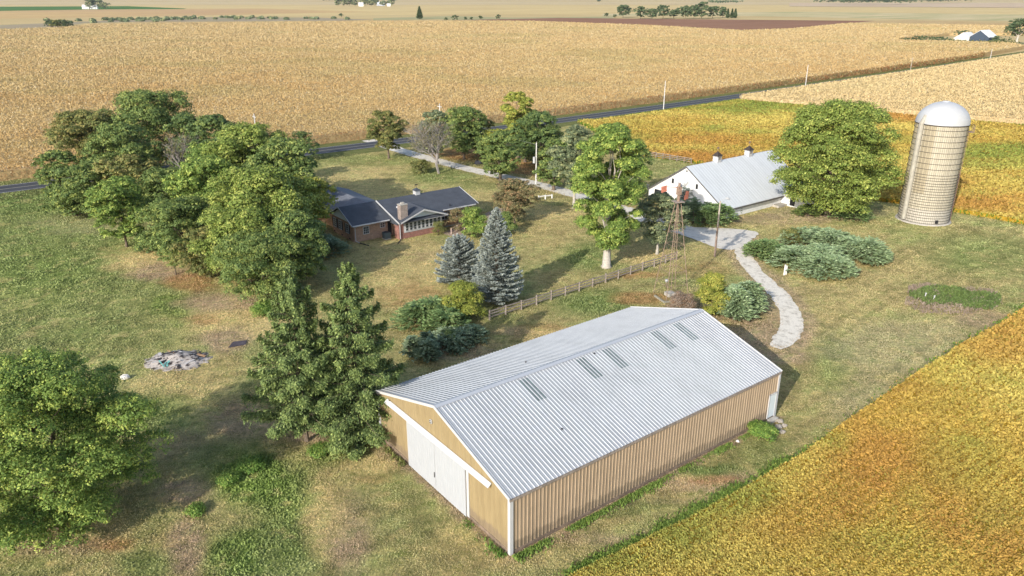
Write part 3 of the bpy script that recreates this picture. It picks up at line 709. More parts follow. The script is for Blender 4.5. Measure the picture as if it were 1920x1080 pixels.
# left wing A: x 0..6, y 0..8.2
bx('wall', M['brick'], 0, 6.2, 0, 6.9, 0, EV)
RA = 4.5; YA = 3.45
MB().slab([(0.0, 0, EV), (0.0, 6.9, EV), (0.0, YA, RA - .05)][::-1], .12, (1, 0, 0)).build('gable', M['siding'], house)
def gable_roof(name, x0, x1, y0, y1, ze, zr, m, axis='x', t=.14, parent=house):
    b = MB()
    if axis == 'x':
        yc = (y0 + y1) / 2
        b.slab([(x0, y0, ze), (x1, y0, ze), (x1, yc, zr), (x0, yc, zr)], t); b.slab([(x0, yc, zr), (x1, yc, zr), (x1, y1, ze), (x0, y1, ze)], t)
    else:
        xc = (x0 + x1) / 2
        b.slab([(x0, y0, ze), (xc, y0, zr), (xc, y1, zr), (x0, y1, ze)][::-1], t, None); b.slab([(xc, y0, zr), (x1, y0, ze), (x1, y1, ze), (xc, y1, zr)], t)
    return b.build(name, m, parent)
MB().slab([(-.55, -.75, EV - .05), (6.3, -.75, EV - .05), (6.3, YA, RA), (-.55, YA, RA)], .12).slab([(-.55, YA, RA), (6.3, YA, RA), (6.3, 7.6, EV - .05), (-.55, 7.6, EV - .05)], .12).build('roof', M['shingle'], house)
for s, yy in ((1, -.78), (-1, 7.63)): MB().beam((-.58, yy, EV - .12), (-.58, YA, RA - .03), .05, .20).build('rake_trim', M['white_trim'], house)
bx('gutter', M['white_trim'], -.5, 5.3, -.90, -.755, EV - .18, EV - .03)
window(1.5, 2.3, 1.0, 2.0, 0, house, muntin=(3, 3)); window(4.2, 4.85, 1.5, 2.1, 0, house, muntin=(2, 2))
for y0 in (1.6, 3.9, 5.7): window(y0, y0 + .8, 1.0, 2.25, 0, house, axis='y', muntin=(2, 4), shutters=True)
for y0 in (1.2, 3.7, 6.2, 9.4):
    MB().box(-.02, .0, y0, y0 + .5, .15, .35).build('foundation_vent', M['dark'], house)
MB().tube([(-.02, 3.0, 3.3), (-.08, 3.0, 3.3)], .42, 14).build('round_vent', simple('vent_grey', (.30, .34, .36), .6), house)
# rear wing C running back from A
bx('wall', M['brick'], .9, 8.0, 8.25, 19.0, 0, EV)
MB().slab([(.2, 7.66, EV), (4.45, 4.1, 4.15), (4.45, 19.5, 4.15), (.2, 19.5, EV)][::-1], .12).slab([(4.45, 4.1, 4.15), (8.7, 7.66, EV), (8.7, 19.5, EV), (4.45, 19.5, 4.15)][::-1], .12, (0, 0, 1)).build('roof', simple('grey_shingles', (.15, .16, .185), .9, var=.2, scale=2), house)
# main block B
RB, YB = 4.56, 3.3
slB = .298
zB = lambda y: RB - (YB - y) * slB
bx('wall', M['brick'], 6.25, 19.0, -1.35, 7.9, 0, 2.85)
MB().slab([(18.98, -1.35, 2.85), (18.98, 7.9, 2.85), (18.98, YB, RB - .14)], .12, (1, 0, 0)).build('gable', M['siding'], house)
MB().slab([(5.45, -3.35, zB(-3.35)), (13.4, -3.35, zB(-3.35)), (13.4, -1.95, zB(-1.95)), (13.4, YB, RB), (5.45, YB, RB)], .13) \
    .slab([(13.4, -1.95, zB(-1.95)), (19.95, -1.95, zB(-1.95)), (19.95, YB, RB), (13.4, YB, RB)], .13) \
    .slab([(5.45, YB, RB), (19.95, YB, RB), (19.95, 8.5, RB - 5.2 * slB), (5.45, 8.5, RB - 5.2 * slB)], .13).build('roof', M['shingle'], house)
MB().beam((5.42, -3.4, zB(-3.4) - .02), (5.42, YB, RB - .02), .06, .22).build('rake_trim', M['white_trim'], house)
MB().slab([(5.6, -2.6, EV - .6), (5.6, 2.5, EV - .6), (5.6, 2.5, RB - .2), (5.6, -2.6, zB(-2.6) - .2)], .06, (1, 0, 0)).build('side_gable', M['shingle'], house)
MB().beam((19.98, -2.0, zB(-2.0) - .04), (19.98, YB, RB - .04), .05, .2).build('rake_trim', M['white_trim'], house)
bx('gutter', M['white_trim'], 13.6, 19.5, -2.1, -1.96, zB(-1.95) - .18, zB(-1.95) - .03)
# sunroom bay with its own gable
bx('bay_wall', brick('red_brick', (.31, .115, .09), (.24, .10, .075), (.38, .26, .22)), 5.75, 13.1, -2.6, -1.36, 0, .85)
sun_w = bx('sunroom', M['white_trim'], 6.55, 12.95, -2.66, -1.40, .86, 2.55)
bx('bay_wall', bpy.data.materials['red_brick'], 5.75, 6.5, -2.6, -1.38, .855, 2.6)
for k in range(9):
    x0 = 6.82 + k * .67; window(x0, x0 + .42, 1.12, 2.22, -2.66, sun_w, muntin=(1, 3), fr=.03)
MB().slab([(5.9, -2.62, 2.56), (13.2, -2.62, 2.56), (9.55, -2.62, 3.86)], .08, (0, -1, 0)).build('gable', M['siding'], house)
zp = 3.98
def ymeet(z): return YB - (RB - z) / slB
b = MB()
for s, xe in ((1, 5.6), (-1, 13.5)):
    ze = 2.62
    q = [(xe, -3.5, ze), (9.55, -3.5, zp), (9.55, ymeet(zp) + .1, zp), (xe, max(ymeet(ze) + .1, -3.4), ze)]
    b.slab(q if s < 0 else q[::-1], .12, (0, 0, 1)) if False else b.slab([(x, y, z + .04) for x, y, z in (q[::-1] if s > 0 else q)], .12)
b.build('bay_roof', M['shingle'], house)
MB().beam((5.6, -3.53, 2.60), (9.55, -3.53, zp), .05, .20).beam((13.5, -3.53, 2.60), (9.55, -3.53, zp), .05, .20).build('rake_trim', M['white_trim'], house)
MB().slab([(9.55, -3.35, 2.5), (13.4, -3.35, 2.5), (13.4, -2.68, 2.5), (9.55, -2.68, 2.5)], .05).build('soffit', M['white_trim'], house)
ch = bx('chimney', M['chimney_brick'], 6.0, 7.15, -2.9, -2.0, 2.6, 5.0)
MB().box(5.95, 7.2, -2.95, -1.95, 5.003, 5.1).build('chimney_cap', M['concrete'], ch)
MB().box(6.35, 6.8, -2.6, -2.3, 5.103, 5.35).build('flue', M['concrete'], ch)
cu = bx('cupola', M['white_trim'], 11.9, 12.7, YB - .4, YB + .4, RB - .25, RB + .55)
MB()._a([(11.75, YB - .55, RB + .553), (12.85, YB - .55, RB + .553), (12.85, YB + .55, RB + .553), (11.75, YB + .55, RB + .553), (12.3, YB, RB + .95)], [(3, 2, 1, 0), (0, 1, 4), (1, 2, 4), (2, 3, 4), (3, 0, 4)]).build('cupola_roof', M['shingle'], cu)
MB().tube([(12.3, YB, RB + .9), (12.3, YB, RB + 1.5)], .02, 5).box(12.05, 12.55, YB - .01, YB + .01, RB + 1.3, RB + 1.45).build('weathervane', M['dark'], cu)
MB().tube([(7.6, .6, zB(.6) + .0), (7.6, .6, zB(.6) + .14), (7.6, .6, zB(.6) + .22)], [.36, .34, .15], 12).build('roof_dome', M['white_trim'], house)
MB().tube([(15.2, -1.4, zB(-1.4)), (15.2, -1.4, zB(-1.4) + .35)], .07, 6).build('vent_pipe', M['dark'], house)
MB().tube([(3.8, 2.4, 3.75), (3.8, 2.4, 4.1)], .06, 6).build('vent_pipe', M['dark'], house)
window(13.7, 15.2, 1.3, 2.3, -1.35, house, muntin=(3, 2)); window(16.4, 17.6, 1.3, 2.3, -1.35, house, muntin=(2, 2))
bx('back_door', M['dark'], 5.35, 5.95, -.03, -.002, .2, 2.2)
MB().tube([(.15, -.82, EV - .2), (.15, -.12, EV - .5), (.15, -.12, .25), (.35, -.9, .10)], .06, 6).build('downspout', M['white_trim'], house)
MB().tube([(.35, -.9, .10), (.6, -1.6, .08), (.9, -2.6, .06)], .07, 6).build('drain_hose', M['black_plastic'], house)
MB().tube([(5.75, -3.3, 2.45), (5.85, -2.72, 2.2), (5.85, -2.72, .2), (5.8, -2.9, .1)], .06, 6).build('downspout', M['white_trim'], house)
MB().tube([(5.8, -2.9, .1), (5.2, -3.6, .07), (4.6, -4.2, .06)], .07, 6).build('drain_hose', M['black_plastic'], house)
MB().box(6.4, 18.8, -1.385, -1.352, 0, .2).build('footing', M['concrete'], house)
ac = empty('air_conditioner', frame_pt(HK, 4.55, -1.0), YAW); tag(ac, 'dark square air conditioner standing by the back wall of the brick house', 'air conditioner')
MB().box(-.45, .45, -.45, .45, .08, .95).build('cabinet', simple('ac_green_grey', (.08, .11, .12), .6), ac)
MB().box(-.52, .52, -.52, .52, 0, .078).build('pad', M['concrete'], ac)
MB().tube([(0, 0, .955), (0, 0, 1.02)], .36, 14).build('fan_grille', M['black_plastic'], ac)

# ================================================================== WHITE BARN
BK = G(1372, 402)[:2]
barn = empty('white_barn', (BK[0], BK[1], 0), YAW)
tag(barn, 'old white board barn with pale metal roof and two small cupolas', 'barn')
bx0, bx1, by0, by1, bze, bzr = -3.5, 18.7, -1.0, 14.7, 1.85, 7.0
yc = (by0 + by1) / 2
bw = M['barn_boards']
bx('side_wall', bw, bx0 + .05, bx1 - .05, by0, by0 + .12, 0, bze, parent=barn); bx('side_wall', bw, bx0 + .05, bx1 - .05, by1 - .12, by1, 0, bze, parent=barn)
for xx, s in ((bx0, 1), (bx1, -1)):
    P5 = [(xx, by0, 0), (xx, by1, 0), (xx, by1, bze), (xx, yc, bzr - .05), (xx, by0, bze)]
    MB().slab(P5 if s < 0 else P5[::-1], .12, (-s, 0, 0)).build('gable_wall', bw, barn)
brs = (bzr - bze) / (yc - by0)
brf = MB()
for s in (1, -1):
    ye = by0 - .45 if s > 0 else by1 + .45; c2 = 1 / math.sqrt(1 + brs * brs)
    dv = Vector((0, s * c2, brs * c2)); nn = Vector((0, -s * brs * c2, c2)); L = abs(yc - ye) / c2
    brf.ribbed(Vector((bx0 - .3, ye, bzr - abs(yc - ye) * brs)) + nn * .08, (1, 0, 0), dv, nn, bx1 - bx0 + .6, lambda u: (0, L), sp=.66, h=.018, wb=.06, wt=.02)
brf.build('roof', M['barn_roof'], barn)
dk = simple('dark_trim', (.12, .115, .11), .8, var=.2)
for xx in (bx0 - .33, bx1 + .33):
    for ye in (by0 - .45, by1 + .45):
        MB().beam((xx, ye, bzr - abs(yc - ye) * brs), (xx, yc, bzr), .06, .16).build('rake_trim', dk, barn)
MB().box(bx0 - .3, bx1 + .3, by0 - .50, by0 - .455, bze - .52, bze - .30).build('eave_trim', dk, barn)
for yy in (9.6, 4.6):
    MB().box(bx0 - .03, bx0 + .0, yy - .22, yy + .22, 3.75, 4.55).build('window', M['dark'], barn)
MB().box(bx0 - .03, bx0, yc - .12, yc + .12, 6.1, 6.4).build('vent_hole', M['dark'], barn)
MB().box(bx0 - .04, bx0, 10.6, 13.4, 0, 2.1).build('barn_door', M['dark'], barn)
for u in (3.9, 12.3):
    c = MB().box(u - .5, u + .5, yc - .5, yc + .5, bzr - .3, bzr + .85).build('cupola', M['white_trim'], barn)
    z = bzr + .853
    MB()._a([(u - .68, yc - .68, z), (u + .68, yc - .68, z), (u + .68, yc + .68, z), (u - .68, yc + .68, z), (u, yc, z + .75)], [(3, 2, 1, 0), (0, 1, 4), (1, 2, 4), (2, 3, 4), (3, 0, 4)]).build('cupola_roof', simple('dark_brown_roof', (.05, .04, .035), .8), c)
    MB().tube([(u, yc, z + .7), (u, yc, z + 1.5)], .03, 5).box(u - .28, u + .28, yc - .015, yc + .015, z + 1.15, z + 1.4).build('weathervane', M['rust'], c)
    MB().box(u - .28, u + .28, yc - .52, yc - .501, bzr + .25, bzr + .7).build('louvre', M['wood_grey'], c)
an = MB().box(11.6, 18.0, -7.2, -1.05, 0, 1.9).build('lean_to', bw, barn)
MB().slab([(11.3, -7.5, 1.95), (18.3, -7.5, 1.95), (18.3, -1.5, 2.6), (11.3, -1.5, 2.6)], .1).build('lean_to_roof', M['barn_roof'], an)
MB().box(11.56, 11.6, -3.6, -2.7, .2, 1.5).build('opening', M['dark'], an)
MB().box(9.2, 11.5, -2.3, -1.1, 0, .35).build('footing', M['concrete'], barn)

# ================================================================== SILO
SX, SY = 64.1, 114.4
silo = empty('silo', (SX, SY, 0), 0); tag(silo, 'tall cream concrete stave silo with silver dome and dark hoops', 'silo')
SRD, SH = 3.58, 14.8
rng = np.random.default_rng(5)
NS, NR = 84, 19
V = []; F = []; C = []
tone = rng.uniform(.84, 1.06, NS)
streak = np.repeat(rng.uniform(0, 1, NS // 3), 3)
for i in range(NS):
    a0 = 2 * math.pi * i / NS; a1 = 2 * math.pi * (i + 1) / NS; g_ = .13 * (a1 - a0)
    for j in range(NR):
        z0 = SH * j / NR; z1 = SH * (j + 1) / NR
        sh_ = ((i % 2) * .5) * SH / NR
        c = np.array((.46, .42, .33)) * tone[i] * rng.uniform(.96, 1.04)
        if streak[i] > .62 and j > 5: c = c * np.array((.80, .76, .68))
        if j < 3: c = c * .55 + np.array((.50, .48, .46)) * .45
        o = len(V)
        for (a, z, r) in ((a0 + g_, z0, SRD), (a1 - g_, z0, SRD), (a1 - g_, z1, SRD), (a0 + g_, z1, SRD)): V.append((math.cos(a) * r, math.sin(a) * r, z))
        C += [c] * 4; F.append((o, o + 1, o + 2, o + 3))
        o = len(V)
        rr = SRD - .025
        for (a, z) in ((a1 - g_, z0), (a1 + g_, z0), (a1 + g_, z1), (a1 - g_, z1)): V.append((math.cos(a) * rr, math.sin(a) * rr, z))
        C += [np.array((.27, .245, .195))] * 4; F.append((o, o + 1, o + 2, o + 3))
link_mesh('wall', np_mesh('silo_wall', V, F, np.array(C)), col_mat('silo_concrete', .9, .12, 6), silo)
def ring(r, z, t, seg=56):
    return [(math.cos(2 * math.pi * k / seg) * r, math.sin(2 * math.pi * k / seg) * r, z) for k in range(seg + 1)]
zs = [.25 + .82 * k for k in range(18)]
zs2 = zs + [z + .38 for z in zs[:9]]
for z in zs2:
    MB().tube(ring(SRD + .03, z, 0), .036, 5, cap=False).build('hoop', M['hoop'], silo)
b = MB(); seg = 40; nr_ = 10; pts = []
for j in range(nr_ + 1):
    t = math.pi / 2 * j / nr_; r = (SRD + .06) * math.cos(t) + .0; z = SH + .1 + 3.1 * math.sin(t)
    pts += [(math.cos(2 * math.pi * k / seg) * r * (1 + (.006 if k % 2 else -.004)), math.sin(2 * math.pi * k / seg) * r * (1 + (.006 if k % 2 else -.004)), z) for k in range(seg)]
b._a(pts, [(j * seg + k, j * seg + (k + 1) % seg, (j + 1) * seg + (k + 1) % seg, (j + 1) * seg + k) for j in range(nr_) for k in range(seg)])
dome = b.build('dome', M['galv'], silo, smooth=True)
MB().tube([(0, 0, SH + 3.12), (0, 0, SH + 3.26)], [.55, .5], 12).build('dome_cap', M['galv'], dome)
MB().tube(ring(SRD + .07, SH + .06, 0), .07, 6, cap=False).build('dome_rim', M['hoop'], dome)
ca = math.radians(196); cx_, cy_ = math.cos(ca), math.sin(ca)
b = MB().tube([(cx_ * (SRD + .15), cy_ * (SRD + .15), .4), (cx_ * (SRD + .15), cy_ * (SRD + .15), SH + .2), (cx_ * (SRD - .4), cy_ * (SRD - .4), SH + 1.3)], [.36, .36, .3], 10)
b.build('chute', simple('chute_panels', (.36, .34, .29), .6, var=.15, scale=2), silo)
b = MB(); pa = math.radians(-18)
for k in range(5):
    a = pa + (k - 2) * .09; r = SRD + .75
    b.beam((math.cos(a) * r, math.sin(a) * r, SH - 1.0), (math.cos(a) * r, math.sin(a) * r, SH - .05), .035)
for zz in (SH - .05, SH - .5):
    b.beam((math.cos(pa - .18) * (SRD + .75), math.sin(pa - .18) * (SRD + .75), zz), (math.cos(pa + .18) * (SRD + .75), math.sin(pa + .18) * (SRD + .75), zz), .035)
b.slab([(math.cos(a) * r, math.sin(a) * r, SH - 1.02) for a, r in ((pa - .18, SRD), (pa - .18, SRD + .78), (pa + .18, SRD + .78), (pa + .18, SRD))], .05, (0, 0, 1))
b.build('platform', M['rust'], silo)
la = math.radians(-8)
b = MB().tube([(math.cos(la) * (SRD + .22), math.sin(la) * (SRD + .22), .1), (math.cos(la) * (SRD + .22), math.sin(la) * (SRD + .22), 7.6)], .14, 8); b.build('filler_pipe', M['redpaint'], silo)
la = math.radians(-22); b = MB()
for s in (-.16, .16): b.beam((math.cos(la) * (SRD + .15) - math.sin(la) * s, math.sin(la) * (SRD + .15) + math.cos(la) * s, .2), (math.cos(la) * (SRD + .15) - math.sin(la) * s, math.sin(la) * (SRD + .15) + math.cos(la) * s, SH - 1), .03)
b.build('ladder', M['rust'], silo)
MB().tube([(0, 0, 0), (0, 0, .16)], [SRD + .38, SRD + .25], 40).build('footing', M['concrete'], silo)
da = math.radians(-88); MB().box(math.cos(da) * SRD - .22, math.cos(da) * SRD + .22, math.sin(da) * SRD - .12, math.sin(da) * SRD + .05, .35, .85).build('hatch', M['dark'], silo)

# ================================================================== WINDMILL TOWER
WMX, WMY = 18.5, 82.3
wm = empty('windmill', (WMX, WMY, 0), math.radians(20)); tag(wm, 'tall rusty windmill tower with broken red vanes behind the shed', 'windmill')
WB, WT, WH = 1.45, .22, 11.2
def wl_(z): return WB + (WT - WB) * z / WH
cor = [(-1, -1), (1, -1), (1, 1), (-1, 1)]
for sx, sy in cor: MB().beam((sx * WB, sy * WB, 0), (sx * WT, sy * WT, WH), .06, .06).build('leg', M['rust'], wm)
lv = [1.6, 3.2, 4.8, 6.3, 7.7, 9.0, 10.1]
for i, z in enumerate(lv):
    b = MB()
    for k in range(4):
        (ax, ay), (bx_, by_) = cor[k], cor[(k + 1) % 4]; r = wl_(z)
        b.beam((ax * r, ay * r, z), (bx_ * r, by_ * r, z), .032)
    b.build('girt', M['rust'], wm)
b = MB()
for i in range(len(lv)):
    z0 = 0 if i == 0 else lv[i - 1]; z1 = lv[i]
    for k in range(4):
        (ax, ay), (bx_, by_) = cor[k], cor[(k + 1) % 4]; r0, r1 = wl_(z0), wl_(z1)
        if (i + k) % 2: continue
        b.beam((ax * r0, ay * r0, z0), (bx_ * r1, by_ * r1, z1), .014); b.beam((bx_ * r0, by_ * r0, z0), (ax * r1, ay * r1, z1), .014)
b.build('brace', M['rust'], wm)
MB().box(-.55, .55, -.55, .55, WH, WH + .06).build('platform', M['wood_grey'], wm)
MB().tube([(0, 0, WH), (0, 0, WH + 2.1)], [.18, .14], 8).box(-.22, .22, -.22, .22, WH + .8, WH + 1.7).build('gearbox', M['rust'], wm)
b = MB().beam((0, 0, WH + 1.6), (-1.5, .4, WH + 1.75), .06).slab([(-1.35, .35, WH + 1.25), (-1.95, .5, WH + 1.05), (-2.0, .52, WH + 1.75), (-1.4, .36, WH + 1.9)], .03); b.build('tail_vane', M['redpaint'], wm)
b = MB()
for k in range(9):
    a = k * .35 - .4; r0, r1 = .3, 1.25
    if k in (4, 7): continue
    c0, s0 = math.cos(a), math.sin(a); p = lambda r, t, o: (.45 + .12 * t, (c0 * r - s0 * o), WH + 1.55 + (s0 * r + c0 * o))
    b.slab([p(r0, 0, -.05), p(r1, 0, -.15), p(r1, 1, .15), p(r0, 1, .05)], .015)
b.build('wheel_blades', M['galv'], wm)
b = MB().slab([(.5, -.5, WH + .35), (1.05, -.3, WH + .3), (1.1, -.3, WH + 1.15), (.6, -.5, WH + 1.3)], .03).slab([(.6, -.2, WH + .2), (.9, -.1, WH + .1), (.95, -.1, WH + .6), (.65, -.2, WH + .7)], .03); b.build('side_vane', M['redpaint'], wm)
MB().tube([(0, 0, 0), (0, 0, WH)], .035, 6).build('pump_rod', M['rust'], wm)
f = empty('well_curb', (WMX - .1, WMY - .1, 0), math.radians(20)); tag(f, 'low old concrete curb at the left foot of the windmill', 'curb')
b = MB()
for (a0_, a1_, c0_, c1_) in ((-1.9, .6, -1.9, -1.72), (-1.9, -1.72, -1.715, .4)): b.box(a0_, a1_, c0_, c1_, 0, .2)
b.build('kerb', simple('old_kerb', (.30, .28, .22), .95, var=.3), f); MB().box(-.5, .5, -.5, .5, 0, .4).build('well_cap', M['concrete'], f)
g_ = G(1249, 539); tg = empty('yard_hydrant', (g_[0], g_[1], 0)); tag(tg, 'small white capped hydrant in the grass left of the windmill', 'hydrant')
MB().tube([(0, 0, 0), (0, 0, .7)], .05, 6).build('pipe', M['rust'], tg); MB().tube([(0, 0, .70), (0, 0, .8), (0, 0, .98), (0, 0, 1.02)], [.14, .2, .2, .1], 8).build('cap', M['white_trim'], tg)

# ================================================================== POLES
def util_pole(px, py, top, label, m='pole_white', arm=True, transformer=False, xy=None, h=None):
    if xy is None: g_ = G(px, py)[:2]; h = height_at(px, py, top)
    else: g_ = xy
    o = empty('utility_pole', (g_[0], g_[1], 0), YAW + .03); tag(o, label, 'utility pole', 'utility poles')
    MB().tube([(0, 0, 0), (0, 0, h)], [.15, .10], 8).build('pole', M[m], o)
    if arm:
        MB().beam((0, -.85, h - .6), (0, .85, h - .6), .09, .11).build('crossarm', M[m], o)
        for y in (-.8, .8): MB().tube([(0, y, h - .54), (0, y, h - .36)], .04, 6).build('insulator', M['galv'], o)
    MB().tube([(0, 0, h), (0, 0, h + .18)], .04, 6).build('insulator', M['galv'], o)
    if transformer:
        MB().tube([(-.42, .1, h - 3.6), (-.42, .1, h - 2.5)], .24, 10).build('transformer', M['galv'], o)
    return o, h
upo, uph = util_pole(1005, 348, 268, 'tall white utility pole with a grey transformer beside the curved gravel drive', transformer=True, arm=False)
util_pole(1244, 205, 152, 'utility pole at the road edge left of the green soybean corner', arm=False)
util_pole(1510, 162, 122, 'utility pole at the road edge between the two corn fields, nearest the silo', arm=False)
util_pole(1706.7, 133, 108, 'thin brown utility pole with crossarm far along the road', 'pole_wood')
util_pole(1856, 113, 92, 'farthest utility pole on the road, below the blue barn', arm=False)
q1 = G(824, 195, 8.8)[:2]; q2 = G(476, 214, 9.3)[:2]
util_pole(0, 0, 0, 'utility pole with crossarm rising behind the bare tree', xy=q1, h=8.8)
util_pole(0, 0, 0, 'utility pole rising just above the bright green windbreak trees', xy=q2, h=9.3)
cb = MB(); a_ = Vector(G(1005, 348)[:2] + (uph - .3,)); b_ = Vector((q1[0], q1[1], 8.0))
cb.tube([a_.lerp(b_, t) - Vector((0, 0, 4 * .8 * t * (1 - t))) for t in [k / 12 for k in range(13)]], .018, 4)
tag(cb.build('power_cable', M['wire']), 'thin cable sagging from the white transformer pole towards the road', 'cable')
yl = empty('yard_light', G(1340, 481)[:2], .2); tag(yl, 'yard light pole with a curved lamp arm standing beside the gravel track', 'lamp post')
yh = height_at(1340, 481, 377)
MB().tube([(0, 0, 0), (0, 0, yh * .55)], [.15, .125], 8).build('pole', simple('pole_base_brown', (.27, .20, .16), .9, var=.3), yl)
MB().tube([(0, 0, yh * .55), (0, 0, yh)], [.125, .10], 8).build('pole', M['pole_wood'], yl)
MB().tube([(0, 0, yh - .5), (.3, 0, yh + .1), (.9, 0, yh + .35)], .04, 6).build('arm', M['galv'], yl)
MB().tube([(.75, 0, yh + .36), (1.0, 0, yh + .32), (1.35, 0, yh + .22)], [.08, .15, .10], 8).build('lamp_head', M['galv'], yl)
mk = empty('marker_post', G(1389, 188)[:2]); tag(mk, 'short white marker post at the corner of the soybeans and the road', 'post')
MB().beam((0, 0, 0), (0, 0, 1.6), .35, .12).build('post', M['white_trim'], mk); MB().beam((0, 0, 1.6), (0, 0, 1.8), .2, .1).build('cap', M['dark'], mk)

# ================================================================== FENCES
def rail_fence(name, p0, p1, n, h, rails, m, label, pw=.13, rw=.13, gap=None):
    p0 = np.array(p0[:2]); p1 = np.array(p1[:2]); d = p1 - p0; L = np.linalg.norm(d); ang = math.atan2(d[1], d[0])
    o = empty(name, (p0[0], p0[1], 0), ang); tag(o, label, 'fence'); rr = random.Random(n)
    xs = [L * i / (n - 1) for i in range(n)]
    for x in xs:
        t = rr.uniform(-.03, .03)
        MB().beam((x, 0, 0), (x + t, t, h * rr.uniform(.97, 1.06)), pw).build('post', m, o)
    for i in range(n - 1):
        for z in rails:
            j = rr.uniform(-.04, .04)
            MB().beam((xs[i] + pw * .55, -pw * .1, z + j), (xs[i + 1] - pw * .55, -pw * .1, z + rr.uniform(-.04, .04)), .04, rw).build('rail', m, o)
    return o
rail_fence('wooden_fence', G(918, 600), G(1268, 487), 15, 1.15, (.35, .68, 1.0), M['wood_grey'], 'weathered grey post and rail fence crossing the lawn in front of the oak', .17, .14)
rail_fence('wooden_fence', G(1192, 290), G(1296, 307), 9, 1.2, (.4, .75, 1.1), M['wood_grey'], 'grey rail fence between the grass and the orange soybeans left of the barn', .14, .12)
rail_fence('wooden_fence', G(1010, 375), G(1035, 372), 3, .75, (.6,), simple('white_rail', (.72, .71, .68), .8), 'short low white rail beside the gravel yard', .18, .22)
rail_fence('garden_fence', G(846, 439), G(868, 428), 3, .9, (.25, .5, .8), simple('pinkish_rail', (.55, .42, .36), .8), 'short pale picket rail at the edge of the patio', .12, .08)
rail_fence('garden_fence', G(868, 428), G(872, 437), 2, .9, (.25, .5, .8), bpy.data.materials['pinkish_rail'], 'return of the pale patio rail next to the green bush', .12, .08)
rail_fence('barn_gate', G(1202, 352), G(1216, 358), 3, 1.2, (.3, .6, .9, 1.1), simple('pale_gate', (.55, .50, .42), .8), 'pale gate at the far left corner of the white barn', .12, .10)

# ================================================================== TREES
def tree_wood(rng, h, rt, targets, name, parent, m, split=.3, bare=False):
    "trunk with limbs reaching towards the points in targets"
    b = MB(); n = 5
    lean = rng.normal(0, .012 * h, 2)
    top = h * .72; tr = []
    for i in range(n + 1):
        t = i / n; tr.append((lean[0] * t * t, lean[1] * t * t, top * t))
    b.tube([(0, 0, -.1), (0, 0, .25)] + tr[1:], [rt * 1.75, rt * 1.15] + [rt * (1 - .75 * i / n) for i in range(1, n + 1)], 8)
    for q in targets:
        z0 = min(q[2] * .55, top * .9) if q[2] > h * .25 else q[2] * .5; z0 = max(z0, h * split * .6)
        t = z0 / top; p0 = Vector((lean[0] * t * t, lean[1] * t * t, z0)); p1 = Vector(q)
        mid = p0.lerp(p1, .5) + Vector((rng.normal(0, .04 * h), rng.normal(0, .04 * h), .04 * h))
        r0 = rt * (.42 - .2 * t) * (.6 if m.name == 'pale_bark' else 1); b.tube([p0, mid, p1], [r0, r0 * .6, r0 * .22], 5, cap=False)
    return b.build(name, m, parent, smooth=True)
def leaf_crown(rng, lobes, count, size, cols, cs=.38, flat=.8, speck=.22):
    "leaf sprays gathered in clumps over the lobes"
    count = int(count * 3.3); size = size * .62
    vol = np.array([l[3] ** 2 for l in lobes]); pr = vol / vol.sum()
    per = 26; nc = max(6, count // per)
    li = rng.choice(len(lobes), nc, p=pr); Lb = np.array(lobes)[li]
    d = rand_unit(rng, nc); d[:, 2] = np.where(d[:, 2] < -.35, -d[:, 2] * .6, d[:, 2]); d = nrm(d)
    rad = Lb[:, 3] * rng.uniform(.62, 1.06, nc) ** .7
    c = Lb[:, :3] + d * rad[:, None] * np.array([1, 1, flat])
    lobe_t = rng.uniform(0, 1, len(lobes))[li]; clump_t = rng.uniform(0, 1, nc)
    W = rand_unit(rng, nc * per); W[:, 2] = np.where(W[:, 2] < -.3, -W[:, 2], W[:, 2])
    csz = np.repeat(cs * 1.9 * rng.uniform(.6, 1.25, nc), per)[:, None]
    P = np.repeat(c, per, 0) + W * csz * rng.uniform(.5, 1.1, (nc * per, 1)) * np.array([1, 1, .62])
    D = np.repeat(d, per, 0); n = len(P)
    NR = nrm(W * .8 + D * .45 + np.array([0, 0, .25]) + rng.normal(0, .42, (n, 3))); U = rng.normal(0, 1, (n, 3)) + D * .5 - np.array([0, 0, .3])
    U = U - NR * (U * NR).sum(1)[:, None]
    a = size * rng.uniform(.6, 1.3, n); bb = a * rng.uniform(.45, .7, n)
    t = np.clip(.30 * np.repeat(lobe_t, per) + .45 * np.repeat(clump_t, per) + .25 * rng.uniform(0, 1, n) + rng.normal(0, .06, n), 0, 1)[:, None]
    k0, k1 = np.array(cols[0]), np.array(cols[1]); C = k0 * (1 - t) + k1 * t
    if len(cols) > 2:
        s = rng.uniform(0, 1, n) < np.repeat(np.where(rng.uniform(0, 1, nc) < speck * 1.2, .75, .04), per)
        C = np.where(s[:, None], np.array(cols[2]), C)
    return cards(P, U, NR, a, bb, C * rng.uniform(.8, 1.2, n)[:, None])
def make_lobes(rng, h, hb, r, n, top=.5, wob=.2):
    "lobes fill a rounded crown from hb to h with radius r; top = height share of the widest part"
    L = []; H = h - hb; n = int(n * 2.1)
    for i in range(n):
        t = (i + .5) / n; t = min(.97, max(.03, t + rng.uniform(-.08, .08)))
        e = abs(t - top) / (1 - top if t > top else top); prof = math.sqrt(max(.04, 1 - e ** 2.2))
        a = i * 2.4 + rng.uniform(-.5, .5); lr = r * rng.uniform(.20, .40) * (.65 + .35 * prof) * (1 if n < 40 else .82)
        rr = max(0, r * prof * rng.uniform(.86, 1.1 + wob) - lr) * math.sqrt(rng.uniform(.5, 1))
        z = min(hb + H * t, h - lr * .8); z = max(z, hb + lr * .5)
        L.append((math.cos(a) * rr, math.sin(a) * rr, z, lr))
    L.append((0, 0, h - r * .36, r * .42)); L.append((0, 0, hb + H * .5, r * .55))
    return L
